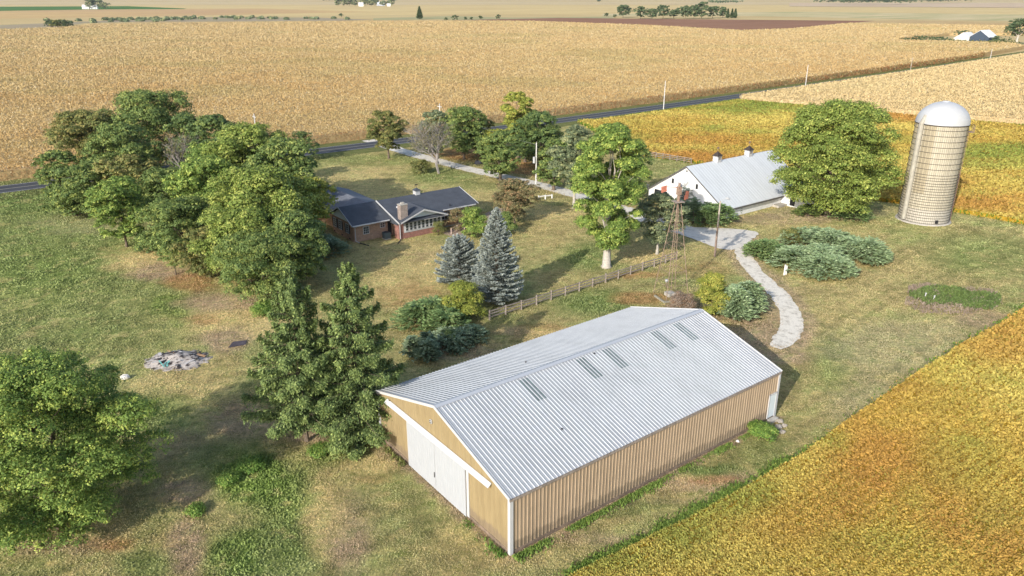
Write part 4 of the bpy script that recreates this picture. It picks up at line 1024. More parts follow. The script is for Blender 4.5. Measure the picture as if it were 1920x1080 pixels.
PAL = {
 'bright': ((.11, .165, .035), (.255, .32, .065), (.38, .42, .10)),
 'mid': ((0.083, 0.136, 0.040), (0.189, 0.254, 0.068), (0.307, 0.354, 0.094)),
 'dark': ((0.063, 0.110, 0.039), (0.132, 0.195, 0.057), (0.212, 0.266, 0.071)),
 'olive': ((.105, .13, .04), (.21, .225, .065), (.32, .28, .09)),
 'yellow': ((.16, .20, .035), (.33, .36, .065), (.47, .43, .09)),
 'brown': ((.14, .125, .06), (.26, .235, .105), (.36, .235, .12)),
 'grey': ((0.098, 0.132, 0.071), (0.212, 0.256, 0.132), (0.354, 0.372, 0.177)),
 'lush': ((.09, .16, .035), (.23, .32, .065), (.38, .45, .10)),
 'juniper': ((.19, .275, .13), (.38, .49, .255), (.48, .57, .33)),
 'junblue': ((.12, .175, .09), (.28, .36, .20), (.38, .46, .28)),
 'jungreen': ((.11, .19, .07), (.24, .34, .12), (.36, .43, .17)),
 'blue': ((.19, .22, .185), (.38, .42, .375), (.50, .54, .49)),
 'norway': ((.07, .115, .042), (.18, .245, .075), (.31, .38, .12)),
 'far': ((0.058, 0.098, 0.046), (0.117, 0.163, 0.065), (0.156, 0.195, 0.091)),
 'weed': ((.08, .16, .03), (.17, .28, .05), (.28, .36, .08)),
 'dead': ((0.240, 0.180, 0.132), (0.408, 0.324, 0.252), (0.336, 0.204, 0.120)),
}
def wpx(w, x, y, z=0): return w * (y * CP - (z - CAMH) * SP) / FPX
SEED = [100]
def broadleaf(xy, h, r, pal, label, leaves=9000, size=.24, hb=None, nl=16, top=.45, trunk=.28, bark='bark', name='broadleaf_tree', cat='tree', cs=None, wob=.2, group=None, flat=.8, speck=.22):
    SEED[0] += 1; rng = np.random.default_rng(SEED[0])
    o = empty(name, (xy[0], xy[1], 0), rng.uniform(0, 6.28)); tag(o, label, cat, group)
    hb = h * .18 if hb is None else hb
    L = make_lobes(rng, h, hb, r, nl, top, wob)
    tree_wood(rng, h, trunk, [(x * .8, y * .8, z - q * .3) for x, y, z, q in L[::3]], 'trunk', o, M[bark])
    V, Q_, C = leaf_crown(rng, L, int(leaves), size, PAL[pal], cs or max(.2, r * .055), flat, speck)
    link_mesh('crown', np_mesh('crown', V, Q_, C), M['leaf'], o)
    return o
def bt(tx, ty, h, wp, pal, label, **k):
    "tree given by the pixel of its top, its height, its crown width in pixels"
    g_ = G(tx, ty, h); r = wpx(wp, g_[0], g_[1], h * .6) / 2 * 1.14
    return broadleaf(g_, h, r, pal, label, **k)
def bb(bx_, by_, ty, wp, pal, label, **k):
    "tree given by its foot, the row of its top and its crown width in pixels"
    g_ = G(bx_, by_); h = height_at(bx_, by_, ty); r = wpx(wp, g_[0], g_[1], h * .6) / 2
    return broadleaf(g_, h, r, pal, label, **k)
def bare_tree(xy, h, r, label, pal=None, leaves=0, seed=1, m='grey_twig', levels=4):
    rng = np.random.default_rng(seed); o = empty('bare_tree', (xy[0], xy[1], 0)); tag(o, label, 'tree')
    b = MB(); tips = []
    def grow(p, d, l, rad, lev):
        q = p + d * l; mid = p.lerp(q, .5) + Vector(rng.normal(0, l * .05, 3))
        b.tube([p, mid, q], [rad, rad * .8, rad * .6], 5 if lev < 3 else 3, cap=False)
        if lev >= levels: tips.append(q); return
        for k in range(5 if lev < 2 else 4):
            a = rng.normal(0, 1, 3); a[2] *= .5
            nd = (d * .75 + Vector(a).normalized() * rng.uniform(.5, .85) + Vector((0, 0, .12))).normalized()
            grow(p.lerp(q, rng.uniform(.45, 1.0)), nd, l * rng.uniform(.55, .8), rad * .5, lev + 1)
    grow(Vector((0, 0, -.1)), Vector((0, 0, 1)), h * .30, .24, 0)
    pts = np.array([v for v in b.v]); sc = min(h / pts[:, 2].max(), 3); rr = np.percentile(np.hypot(pts[:, 0], pts[:, 1]), 97)
    b.v = [(x * r / rr if z > h * .2 else x * (1 + (r / rr - 1) * max(0, z) / (h * .2)), y * r / rr if z > h * .2 else y * (1 + (r / rr - 1) * max(0, z) / (h * .2)), z * sc) for x, y, z in b.v]
    b.build('trunk', M[m], o)
    if leaves:
        T = np.array([(t[0] * r / rr, t[1] * r / rr, t[2] * sc) for t in tips]); T = T[rng.choice(len(T), leaves)] + rng.normal(0, .25, (leaves, 3))
        t = rng.uniform(0, 1, leaves)[:, None]; C = np.array(PAL[pal][0]) * (1 - t) + np.array(PAL[pal][1]) * t
        V, Q_, C = cards(T, rng.normal(0, 1, (leaves, 3)), rng.normal(0, 1, (leaves, 3)), rng.uniform(.1, .22, leaves), rng.uniform(.06, .13, leaves), C)
        link_mesh('crown', np_mesh('crown', V, Q_, C), M['leaf'], o)
    return o
def conifer(xy, h, r, pal, label, n=26000, kind='norway', name='spruce_tree', seed=3, tw=.20, size=.16, hb=.6, group=None, power=.85, droop=.75):
    rng = np.random.default_rng(seed); o = empty(name, (xy[0], xy[1], 0)); tag(o, label, 'tree', group)
    b = MB().tube([(0, 0, -.1), (0, 0, .3), (0, 0, h * .5), (0, 0, h * .97)], [tw * 1.5, tw, tw * .6, .03], 7)
    P = []; U = []; NR = []; T = []
    nb = int(h * (20 if kind == 'blue' else 7.5)); asym = rng.uniform(0, 6.28)
    per = max(6, n // nb)
    for i in range(nb):
        z = hb + (h - hb) * (i + rng.uniform(0, 1)) / nb; t = (z - hb) / (h - hb)
        Lb = r * (1 - t) ** power * (rng.uniform(.88, 1.06) if kind == 'blue' else rng.choice([rng.uniform(.55, .9), rng.uniform(.8, 1.12)])) * min(1, .72 + t * 4) + .08
        a = i * 2.399 + rng.uniform(-.3, .3); d = np.array([math.cos(a), math.sin(a), 0]); side = np.array([-d[1], d[0], 0])
        dz = (.10 if kind == 'blue' else -.22) + t * .45; up = .22 if kind == 'norway' else .15
        m = max(4, int(per * (Lb / r) * 1.9)); s = rng.uniform(.12, 1, m) ** .65
        lat = rng.normal(0, 1, m) * ((.11 * Lb + .10) if kind == 'blue' else (.13 * Lb + .06)) * (1.15 - s * .8)
        p = d[None] * (s * Lb)[:, None] + side[None] * lat[:, None]; p[:, 2] += z + Lb * (dz * s + up * s * s) + rng.normal(0, .05, m)
        if kind == 'norway': p[:, 2] -= np.abs(rng.normal(0, .22, m)) * (.4 + s)
        P.append(p); bt_ = rng.uniform(0, 1)
        if kind == 'norway':
            u = d[None] * .5 + side[None] * np.sign(lat)[:, None] * .35 + rng.normal(0, .42, (m, 3)) + np.array([0, 0, -droop]); nr_ = d[None] * .9 + np.array([0, 0, .5]) + rng.normal(0, .5, (m, 3))
        else:
            u = d[None] * .9 + side[None] * np.sign(lat)[:, None] * .5 + rng.normal(0, .35, (m, 3)) + np.array([0, 0, .15]); nr_ = d[None] * .4 + np.array([0, 0, .8]) + rng.normal(0, .5, (m, 3))
        U.append(u); NR.append(nr_); T.append(np.clip(.35 * bt_ + .45 * s ** 1.5 + .2 * rng.uniform(0, 1, m), 0, 1))
        b.tube([(0, 0, z), tuple(d * Lb * .9 + np.array([0, 0, z + Lb * (dz + up) * .8]))], [.035, .012], 3, cap=False)
    b.build('trunk', M['bark'], o)
    P = np.concatenate(P); U = np.concatenate(U); NR = np.concatenate(NR); t = np.concatenate(T)[:, None]; m = len(P)
    k0, k1, k2 = [np.array(c) for c in PAL[pal]]; C = k0 * (1 - t) + k1 * t
    C = np.where((rng.uniform(0, 1, m) < t[:, 0] * .3)[:, None], k2, C) * rng.uniform(.8, 1.2, m)[:, None]
    a = size * rng.uniform(.7, 1.35, m)
    V, Q_, C = cards(P, U, NR, a, a * .42, C)
    link_mesh('crown', np_mesh('crown', V, Q_, C), M['leaf'], o)
    return o
def conifer_px(bx_, by_, ty, wp, *a, **k):
    g_ = G(bx_, by_); h = height_at(bx_, by_, ty); r = wpx(wp, g_[0], g_[1], 1) / 2
    return conifer(g_, h, r, *a, **k)
def juniper(cx, cy, wp, h, pal, label, n=6000, seed=1, depth=None, mounds=5, size=.16, group=None, name='juniper_shrub', cat='shrub', flowx=0.0):
    "spreading evergreen: fronds sweep outward in overlapping layers from a few hearts"
    rng = np.random.default_rng(seed); g_ = G(cx, cy); rx = wpx(wp, g_[0], g_[1], h) / 2; ry = depth or rx
    o = empty(name, (g_[0], g_[1], 0)); tag(o, label, cat, group)
    P = []; U = []; NR = []; T = []
    b = MB()
    hearts = [(rng.uniform(-.5, .5) * rx, rng.uniform(-.5, .5) * ry, rng.uniform(.75, 1)) for _ in range(mounds)]
    nf = max(20, int(n * 1.5) // 26); rx *= 1.1; ry *= 1.1
    for i in range(nf):
        hx, hy, hs = hearts[i % mounds]
        a = rng.uniform(0, 6.28); lvl = rng.uniform(.05, 1) ** .8
        ex, ey = math.cos(a), math.sin(a)
        R_ = min(rx, ry) * .66
        reach = R_ * (1.15 - .75 * lvl) * rng.uniform(.8, 1.15)
        x1 = hx + ex * reach; y1 = hy + ey * reach
        # keep inside the outline
        q = math.hypot(x1 / rx, y1 / ry)
        if q > 1: x1 /= q; y1 /= q
        z1 = h * hs * (.18 + .82 * lvl) * (1 - .2 * min(1, q) ** 3); fl = rng.uniform(.7, 1.3) * min(1.1, R_ * .6)
        d = np.array([ex + flowx, ey, .28]); d /= np.linalg.norm(d); sd = np.array([-ey, ex, 0])
        m = 26; s = rng.uniform(0, 1, m); lat = rng.normal(0, 1, m) * .16 * fl * (1.2 - s)
        p = np.array([x1, y1, z1]) - d * fl + d[None] * (s * fl)[:, None] + sd[None] * lat[:, None]; p[:, 2] = np.maximum(p[:, 2] - (s ** 2) * fl * .16 + rng.normal(0, .03, m), .05)
        P.append(p); U.append(d[None] + sd[None] * (np.sign(lat) * .45)[:, None] + rng.normal(0, .18, (m, 3))); NR.append(np.array([0, 0, 1.0]) + .3 * np.array([ex, ey, 0]) + rng.normal(0, .35, (m, 3)))
        T.append(np.clip(.45 * rng.uniform(0, 1) + .4 * s + .15 * rng.uniform(0, 1, m), 0, 1))
    for hx, hy, hs in hearts:
        for k in range(5):
            a = rng.uniform(0, 6.28); b.tube([(hx, hy, 0), (hx + math.cos(a) * rx * .3, hy + math.sin(a) * ry * .3, h * hs * .6)], [.06, .02], 4, cap=False)
    b.build('stems', M['bark'], o)
    P = np.concatenate(P); U = np.concatenate(U); NR = np.concatenate(NR); t = np.concatenate(T)[:, None]; m = len(P)
    k0, k1, k2 = [np.array(c) for c in PAL[pal]]; C = k0 * (1 - t) + k1 * t; C = np.where((rng.uniform(0, 1, m) < t[:, 0] * .3)[:, None], k2, C) * rng.uniform(.8, 1.2, m)[:, None]
    a = size * rng.uniform(.7, 1.4, m); V, Q_, C = cards(P, U, NR, a, a * .36, C)
    link_mesh('foliage', np_mesh('foliage', V, Q_, C), M['leaf'], o)
    return o
def bush(cx, cy, ty, wp, pal, label, n=4000, size=.16, name='shrub', cat='shrub', seed=None, group=None, speck=.2, h=None):
    g_ = G(cx, cy); h = h or height_at(cx, cy, ty); r = wpx(wp, g_[0], g_[1], h / 2) / 2
    return broadleaf(g_, h, r, pal, label, leaves=n, size=size, hb=.05, nl=9, top=.38, trunk=.06, name=name, cat=cat, cs=.22, group=group, flat=.9, speck=speck)

# ---- near left
g_ = G(118, 985)
broadleaf(g_, 12.0, 6.0, 'lush', 'big bright green broadleaf tree at the near left with foliage down to the grass', leaves=62000, size=.125, hb=.3, nl=40, top=.42, trunk=.3, cs=.22, wob=.25)
conifer_px(576, 826, 496, 222, 'norway', 'tall dark spruce with a bare lower trunk showing, left of the pair by the shed', n=72000, seed=11, hb=2.2, size=.105, tw=.17, power=.78, droop=.45)
conifer_px(676, 812, 490, 228, 'norway', 'tall broad yellowish green spruce touching the left end of the shed', n=90000, seed=12, hb=.5, size=.105, tw=.18, power=.66, droop=.4)
# ---- windbreak on the left
WG = None
bt(265, 172, 15.5, 165, 'mid', 'tallest dark green tree of the windbreak, rising highest against the corn', leaves=15000, hb=2, size=.30, nl=20)
bt(152, 207, 13, 130, 'olive', 'olive brown tree at the far left of the windbreak top', leaves=11000, hb=1.5, size=.28, nl=18, speck=.3)
bt(100, 282, 9, 80, 'mid', 'small green tree at the left edge of the windbreak beside the road', leaves=5500, hb=.8, size=.26, nl=10)
bt(345, 213, 13.5, 90, 'dark', 'narrow dark tree right of the tallest windbreak tree', leaves=6500, hb=2, size=.28, nl=12)
bt(398, 216, 14, 95, 'dark', 'dark green tree of the windbreak behind the bright crowns', leaves=8000, hb=2, size=.28, nl=12)
g2 = G(335, 240, 12); bare_tree(g2, 12, 4.2, 'grey leafless tree in the middle of the windbreak', 'brown', 500, seed=21)
bt(455, 234, 14.5, 150, 'bright', 'bright yellow green tree at the top right of the windbreak', leaves=15000, hb=1.5, size=.27, nl=20)
bt(528, 262, 13, 120, 'mid', 'green tree at the right end of the windbreak near the road', leaves=11000, hb=1.5, size=.27, nl=16)
bt(560, 330, 10, 112, 'yellow', 'yellow green tree crown reaching over the left gable of the brick house', leaves=10000, hb=1.5, size=.24, nl=16)
bt(480, 316, 12.5, 190, 'bright', 'wide bright green tree in the middle of the windbreak above the brush', leaves=20000, hb=1.2, size=.25, nl=24)
bt(380, 296, 11.5, 130, 'lush', 'rounded fresh green tree left of the wide bright crown in the windbreak', leaves=12000, hb=1, size=.25, nl=16)
bt(235, 293, 9.5, 110, 'olive', 'yellowish olive tree in the windbreak behind the low bright green one', leaves=9000, hb=1, size=.25, nl=14, speck=.35)
bt(160, 305, 8.5, 110, 'mid', 'green tree at the foot of the olive one on the windbreak left side', leaves=8000, hb=.6, size=.25, nl=14)
bt(130, 352, 4.5, 90, 'mid', 'low green brush at the road end of the windbreak', leaves=5000, hb=.2, size=.22, nl=10, name='shrub', cat='shrub')
_seed = SEED[0]; SEED[0] = 300
bt(215, 232, 12.5, 120, 'mid', 'green tree filling the windbreak between the olive and the tallest crown', leaves=9000, hb=1, size=.27, nl=14)
bt(300, 318, 8.5, 110, 'mid', 'shaded green tree in the middle of the windbreak below the leafless one', leaves=9000, hb=.6, size=.24, nl=14)
bt(400, 268, 11, 110, 'lush', 'fresh green tree right of the leafless one in the windbreak', leaves=9000, hb=.8, size=.26, nl=14)
SEED[0] = _seed
bb(238, 462, 336, 118, 'lush', 'low bright green tree with several dark stems showing at the front edge of the windbreak', leaves=12000, hb=1.2, size=.2, nl=14, trunk=.16)
bt(330, 372, 8.5, 140, 'mid', 'spreading green tree right of the dark stemmed one in the windbreak', leaves=12000, hb=.8, size=.21, nl=16)
bt(450, 388, 9.5, 150, 'bright', 'leafy green tree in the front row of the windbreak above the dry needles', leaves=16000, hb=.8, size=.2, nl=18)
bt(545, 400, 9, 120, 'mid', 'green tree at the right front of the windbreak facing the brick house', leaves=11000, hb=.8, size=.2, nl=14)
bb(498, 560, 436, 175, 'mid', 'low tangled tree with bare dark branches at the front corner of the windbreak', leaves=14000, hb=.5, size=.17, nl=18, trunk=.18)
bb(395, 520, 430, 120, 'olive', 'thin greyish green tree leaning at the front of the windbreak', leaves=7500, hb=.4, size=.18, nl=12, trunk=.14)
bb(330, 515, 440, 60, 'mid', 'small sapling with a single hanging branch before the windbreak', leaves=2200, hb=1.0, size=.15, nl=7, trunk=.08)
bush(290, 470, 440, 70, 'dark', 'dark round bush under the windbreak edge', n=3500)
bush(570, 300, 280, 70, 'dark', 'dark bush behind the windbreak beside the lawn shadow', n=2500, size=.2, h=6)
juniper(608, 470, 110, 2.6, 'junblue', 'dark blue green spreading shrub before the left corner of the brick house', n=9000, seed=31)
bush(500, 585, 565, 70, 'weed', 'patch of bright weeds at the foot of the tangled tree', n=2500, size=.12, h=.7, name='weeds')
# ---- trees beyond the house
bb(729, 297, 208, 78, 'olive', 'round olive green lawn tree standing alone left of the gravel drive', leaves=8500, hb=1.8, size=.24, nl=14, trunk=.22)
g2 = G(823, 325); bare_tree(g2, height_at(823, 325, 213), 5.6, 'large nearly leafless grey tree beside the gravel drive', 'brown', 1500, seed=8, levels=5)
bush(790, 325, 290, 44, 'olive', 'low leafy suckers at the left foot of the leafless tree', n=1500, h=2.6, size=.17)
bt(815, 207, 10, 60, 'grey', 'dark grey green tree directly behind the leafless tree', leaves=5000, hb=1, size=.27)
bt(868, 200, 11, 92, 'mid', 'dark green tree right of the leafless tree by the road', leaves=8500, hb=1, size=.27)
bt(905, 226, 7.5, 60, 'olive', 'small green tree in front of the tall yellow green one', leaves=4500, hb=.6, size=.25)
bt(925, 242, 6.5, 50, 'yellow', 'small yellow green tree at the foot of the tall one by the drive', leaves=3500, hb=.5, size=.24)
bb(972, 296, 172, 64, 'yellow', 'tallest yellow green tree of the grove by the drive', leaves=10500, hb=2.2, size=.26, nl=18, top=.6)
bb(938, 338, 246, 84, 'mid', 'drooping dark green tree hiding part of the gravel drive', leaves=9500, hb=.8, size=.23, nl=14)
bt(1015, 210, 11, 84, 'dark', 'dark blackish green tree behind the white transformer pole', leaves=8500, hb=.8, size=.26)
bt(985, 222, 9, 60, 'dark', 'dark tree between the tall yellow green tree and the blackish one', leaves=5500, hb=.8, size=.26)
bb(1076, 390, 236, 92, 'grey', 'tall grey green tree with pale trunk left of the great oak', leaves=12000, hb=3, size=.22, nl=16, trunk=.25, bark='pale_bark')
bt(1040, 262, 9, 70, 'mid', 'dim green tree behind the gravel yard', leaves=6500, hb=.8, size=.24)
bb(1137, 500, 236, 138, 'lush', 'great bright green oak with a thick white flared trunk before the fence', leaves=42000, hb=2.4, size=.20, nl=36, top=.6, trunk=.5, bark='pale_bark', wob=.2)
bt(1195, 268, 9.5, 56, 'mid', 'green tree peeping out at the right of the great oak', leaves=4500, hb=.8, size=.24)
bush(1035, 320, 300, 90, 'olive', 'yellowish bush below the grey green tree by the drive', n=5000, h=4.5, size=.2)
bb(1232, 476, 362, 96, 'grey', 'dusty grey green tree beside the windmill tower', leaves=9500, hb=1.6, size=.17, nl=16, trunk=.18, bark='pale_bark')
bb(965, 418, 336, 92, 'brown', 'small tree turning reddish brown behind the tall blue spruce', leaves=8000, hb=.9, size=.17, nl=14, trunk=.12)
bush(860, 430, 392, 46, 'brown', 'thin reddish brown shrub against the back wall of the house', n=1500, size=.13)
bush(822, 440, 416, 26, 'olive', 'small olive shrub beside the sunroom windows', n=900, size=.1)
bush(888, 445, 390, 56, 'lush', 'bright green rounded shrub left of the tall blue spruce top', n=4500, size=.14)
bush(948, 440, 400, 40, 'mid', 'green rounded shrub right of the tall blue spruce top', n=2500, size=.14)
conifer_px(932, 568, 390, 112, 'blue', 'tall silvery blue spruce on the lawn', n=52000, kind='blue', seed=41, hb=.15, size=.11, name='blue_spruce', power=.8)
conifer_px(862, 534, 444, 108, 'blue', 'shorter silvery blue spruce on the left of the tall one', n=40000, kind='blue', seed=42, hb=.1, size=.11, name='blue_spruce', power=.62)
# ---- shrubs left of the shed
bush(868, 598, 532, 92, 'yellow', 'yellow green rounded shrub in front of the blue spruces', n=7500, size=.12, speck=.1)
juniper(806, 616, 150, 3.1, 'jungreen', 'fresh green spreading juniper between the spruce and the yellow green shrub', n=12000, seed=51)
juniper(862, 642, 110, 1.7, 'junblue', 'dark spreading juniper at the near end of the wooden fence', n=7000, seed=52)
juniper(790, 672, 74, 2.8, 'junblue', 'dark grey green juniper nearest the shed roof', n=7500, seed=53)
bush(842, 648, 622, 34, 'mid', 'small upright green shrub among the dark junipers', n=1500, size=.1)
# ---- right side
g2 = (50.0, 116.5)
broadleaf(g2, 17.6, 9.3, 'bright', 'huge round green tree standing between the white barn and the silo', leaves=40000, size=.25, hb=.7, nl=40, top=.42, trunk=.5, cs=.5, wob=.12)
juniper(1592, 412, 92, 2.4, 'jungreen', 'low fresh green juniper under the huge round tree', n=9000, seed=61)
juniper(1520, 404, 70, 1.8, 'mid', 'low scrub in the shade left of the fresh green juniper', n=3500, seed=62, name='scrub')
juniper(1330, 418, 96, 3.6, 'jungreen', 'bright green spreading juniper at the corner of the white barn', n=11000, seed=63)
juniper(1288, 415, 74, 4.2, 'junblue', 'dark blue green juniper left of the bright one at the barn', n=7500, seed=64)
juniper(1290, 392, 44, 5.2, 'blue', 'wispy pale upright juniper against the barn gable', n=2500, seed=65)
juniper(1385, 402, 16, 1.5, 'junblue', 'tiny dark shrub at the foot of the barn side wall', n=500, seed=66, size=.1, mounds=2)
JG = 'junipers of the large bed right of the gravel track'
juniper(1450, 480, 108, 2.3, 'jungreen', 'yellowish green juniper at the left end of the large bed', n=12000, seed=71, group=JG)
juniper(1520, 502, 156, 3.1, 'juniper', 'wide grey green juniper at the near middle of the large bed', n=20000, seed=72, group=JG)
juniper(1600, 482, 122, 3.3, 'juniper', 'grey green juniper at the right end of the large bed', n=15000, seed=73, group=JG)
juniper(1540, 466, 150, 2.6, 'juniper', 'grey green juniper along the back of the large bed', n=12000, seed=74, group=JG)
bush(1483, 458, 440, 44, 'olive', 'brownish green scrub among the junipers of the large bed', n=2500, size=.12, h=2.2)
bush(1553, 515, 492, 24, 'yellow', 'small yellow green sprig at the front edge of the large bed', n=900, size=.1)
juniper(1392, 592, 100, 3.9, 'juniper', 'dense grey green juniper behind the far end of the shed', n=20000, seed=75)
bush(1332, 590, 516, 72, 'yellow', 'yellow green round shrub between the windmill and the juniper', n=8500, size=.12, speck=.35)
bush(1277, 592, 552, 60, 'dead', 'dried brown brush at the foot of the windmill', n=3500, size=.10, speck=.3)
juniper(1290, 598, 70, .9, 'juniper', 'low grey green growth in front of the dried brush', n=1800, seed=76, size=.11, name='ground_juniper')
tp = G(1470, 516)
st = empty('board_stack', (tp[0], tp[1], 0), .6); tag(st, 'two pale boards leaning at the front edge of the juniper bed', 'boards')
MB().beam((0, 0, 0), (.25, .15, 1.3), .18, .05).build('board', M['pole_white'], st); MB().beam((.35, 0, 0), (.55, .15, 1.1), .18, .05).build('board', M['pole_white'], st)
# ---- foreground weeds and small things
bush(472, 878, 860, 48, 'weed', 'bright green weeds in the grass below the left spruce', n=1500, size=.11, h=.45, name='weeds')
bush(430, 905, 890, 34, 'weed', 'small clump of bright weeds left of the larger one', n=1200, size=.10, h=.5, name='weeds')
bush(368, 962, 950, 30, 'weed', 'tiny weed clump in the bare strip at the lower left', n=800, size=.09, h=.4, name='weeds')
bush(640, 840, 822, 60, 'mid', 'low green weeds under the broad spruce', n=2200, size=.1, h=.8, name='weeds')
bush(600, 850, 835, 40, 'weed', 'low fresh weeds right of the bare spruce trunk', n=1400, size=.1, h=.5, name='weeds')
bush(1427, 818, 790, 50, 'weed', 'clump of strap leaved green plants beside the walk door of the shed', n=2600, size=.12, h=.9, name='plant_clump')
# grassy mound with pipes
rng = np.random.default_rng(88)
def ground_cover(name, cx, cy, rx, ry, n, pal, size, hmax, label, seed):
    rng = np.random.default_rng(seed); px = cx + rng.uniform(-1, 1, n * 2) * rx; py = cy + rng.uniform(-1, 1, n * 2) * ry
    nz = fbm(px * .05, py * .09, seed); ok = ((px - cx) / rx) ** 2 + ((py - cy) / ry) ** 2 + (nz - .5) * 1.2 < .9; px, py, nz = px[ok], py[ok], nz[ok]
    g_ = [G(a, b_) for a, b_ in zip(px, py)]; P = np.array(g_); m = len(P); hh = rng.uniform(.1, 1, m) * hmax * (.6 + .8 * nz); P[:, 2] = hh * .5
    U = rng.normal(0, .5, (m, 3)) + np.array([0, 0, 1.0]); NR = rng.normal(0, 1, (m, 3)) + np.array([0, -.3, .7])
    t = np.clip(nz * .8 + rng.uniform(-.2, .3, m), 0, 1)[:, None]; k0, k1, k2 = [np.array(c) for c in PAL[pal]]; C = (k0 * (1 - t) + k1 * t) * rng.uniform(.8, 1.2, m)[:, None]
    a = size * rng.uniform(.7, 1.4, m); V, Q_, C = cards(P, U, NR, a, a * .35, C)
    o = link_mesh(name, np_mesh(name, V, Q_, C), M['leaf']); tag(o, label, name.replace('_', ' '), None, 'stuff'); return o
ground_cover('weed_patch', 1760, 556, 56, 18, 3600, 'mid', .13, 1.0, 'bright green weeds growing over the low mound near the soybeans', 5)
ground_cover('weed_patch', 1832, 566, 50, 16, 3200, 'mid', .13, 1.0, 'bright green weeds on the right half of the low mound', 6)
ground_cover('dry_weeds', 1790, 566, 100, 26, 2600, 'dead', .12, .7, 'dry greyish weeds round the rim of the low mound', 7)
ground_cover('dry_weeds', 1735, 548, 36, 16, 1500, 'dead', .12, .6, 'dry greyish weeds at the left tip of the low mound', 8)
for i, (x, y, tl) in enumerate(((1733, 562, 'left'), (1749, 567, 'right'))):
    g_ = G(x, y); o = empty('vent_pipe_stub', (g_[0], g_[1], 0)); tag(o, 'white standing pipe on the weedy mound, the %s one of two' % tl, 'pipe', 'white pipes on the mound')
    MB().tube([(0, 0, 0), (.05, 0, .75)], .06, 8).build('pipe', M['white_trim'], o); MB().tube([(.05, 0, .75), (.05, 0, .85)], .085, 8).build('cap', M['white_trim'], o)
# burn pile
g_ = G(333, 675); bp = empty('burn_pile', (g_[0], g_[1], 0)); tag(bp, 'grey ash and rubbish heap lying in the grass near the left tree', 'rubbish heap')
xs, ys, q_ = grid(-3.2, 3.2, -2.4, 2.4, .16)
d = np.hypot(xs / 3.1, ys / 2.3) + (fbm(xs * 1.2, ys * 1.2, 91) - .5) * .5
z = np.where(d < 1, (1 - d) * .55 + (fbm(xs * 2.2, ys * 2.2, 92) - .4) * .3 * (1 - d), -.08)
nz = fbm(xs * 1.5, ys * 3.0, 93)[:, None]; C = np.array((.20, .17, .155)) * (1 - nz) + np.array((.62, .56, .50)) * nz
k = (fbm(xs * 4, ys * 4, 95) < .40)[:, None]; C = np.where(k, np.array((.06, .05, .05)), C)
link_mesh('ash_mound', np_mesh('ash', np.stack([xs, ys, z], 1), q_, C), col_mat('ash', 1, .3, 6, bumps=.6, bscale=8), bp, smooth=False)
rr = random.Random(4)
cols_ = [('charred_board', simple('charred', (.04, .035, .035), .9)), ('board', simple('pale_scrap', (.60, .52, .40), .9)), ('rubbish', simple('grey_scrap', (.45, .43, .42), .9)), ('teal_tarp', simple('teal_plastic', (.16, .42, .38), .6)), ('brown_board', simple('scrap_brown', (.36, .22, .12), .9))]
for i in range(46):
    a = rr.uniform(0, 6.28); r_ = rr.uniform(0, .9); x, y = math.cos(a) * r_ * 2.8, math.sin(a) * r_ * 1.8
    nm, mt = cols_[3] if (i in (3, 4, 5)) else cols_[rr.choice((0, 0, 0, 1, 2, 2, 4))]
    if i in (3, 4, 5): x, y = -.6 + .25 * (i - 4), -1.35 + .1 * i - .4
    b_ = rr.uniform(0, 3.14); l = rr.uniform(.25, .75); zz = .1 + .35 * (1 - r_)
    MB().beam((x - math.cos(b_) * l, y - math.sin(b_) * l, zz), (x + math.cos(b_) * l, y + math.sin(b_) * l, zz + rr.uniform(-.05, .2)), rr.uniform(.08, .3), .05).build(nm, mt, bp)
g_ = G(445, 645); o = empty('black_mat', (g_[0], g_[1], 0), .5); tag(o, 'dark scorched mat lying in the grass right of the ash heap', 'mat')
MB().slab([(-.95, -.5, .07), (.7, -.65, .07), (1.0, .3, .1), (-.3, .6, .08)], .05).build('mat', simple('dark_mat', (.07, .06, .07), .9, var=.4), o)
def rock(px, py, s, label, c=(.62, .60, .57), name='rock', cat='rock', seed=1, group=None):
    rng = np.random.default_rng(seed); g_ = G(px, py); b = MB(); seg, rn = 9, 5; pts = []
    for j in range(rn + 1):
        t = math.pi * j / rn
        for k in range(seg):
            a = 2 * math.pi * k / seg; r = s * (1 + rng.uniform(-.22, .22)); pts.append((math.cos(a) * math.sin(t) * r, math.sin(a) * math.sin(t) * r * .8, s * .45 + math.cos(t) * r * .6))
    b._a(pts, [(j * seg + k, (j + 1) * seg + k, (j + 1) * seg + (k + 1) % seg, j * seg + (k + 1) % seg) for j in range(rn) for k in range(seg)])
    o = b.build(name, simple(name + '_stone', c, .95, var=.25, scale=4)); o.location = (g_[0], g_[1], 0); tag(o, label, cat, group); return o
rock(236, 710, .42, 'pale boulder in the grass right of the big left tree', seed=2)
rock(896, 308, .8, 'dark rounded boulder on the edge of the gravel drive', (.07, .07, .08), 'boulder', 'boulder', 3)
for i, (x, y, s) in enumerate(((1462, 792, .3), (1470, 800, .24), (1458, 803, .34), (1466, 812, .28), (1450, 812, .26), (1456, 790, .22), (1446, 822, .2))):
    rock(x, y, s, 'pale rubble stone in the small heap at the near right corner of the shed', (.36, .32, .27), 'rubble_stone', 'stone', 20 + i, 'rubble at the shed corner')
rock(1383, 829, .16, 'single white stone against the base of the long shed wall', (.7, .68, .64), 'rock', 'rock', 31)
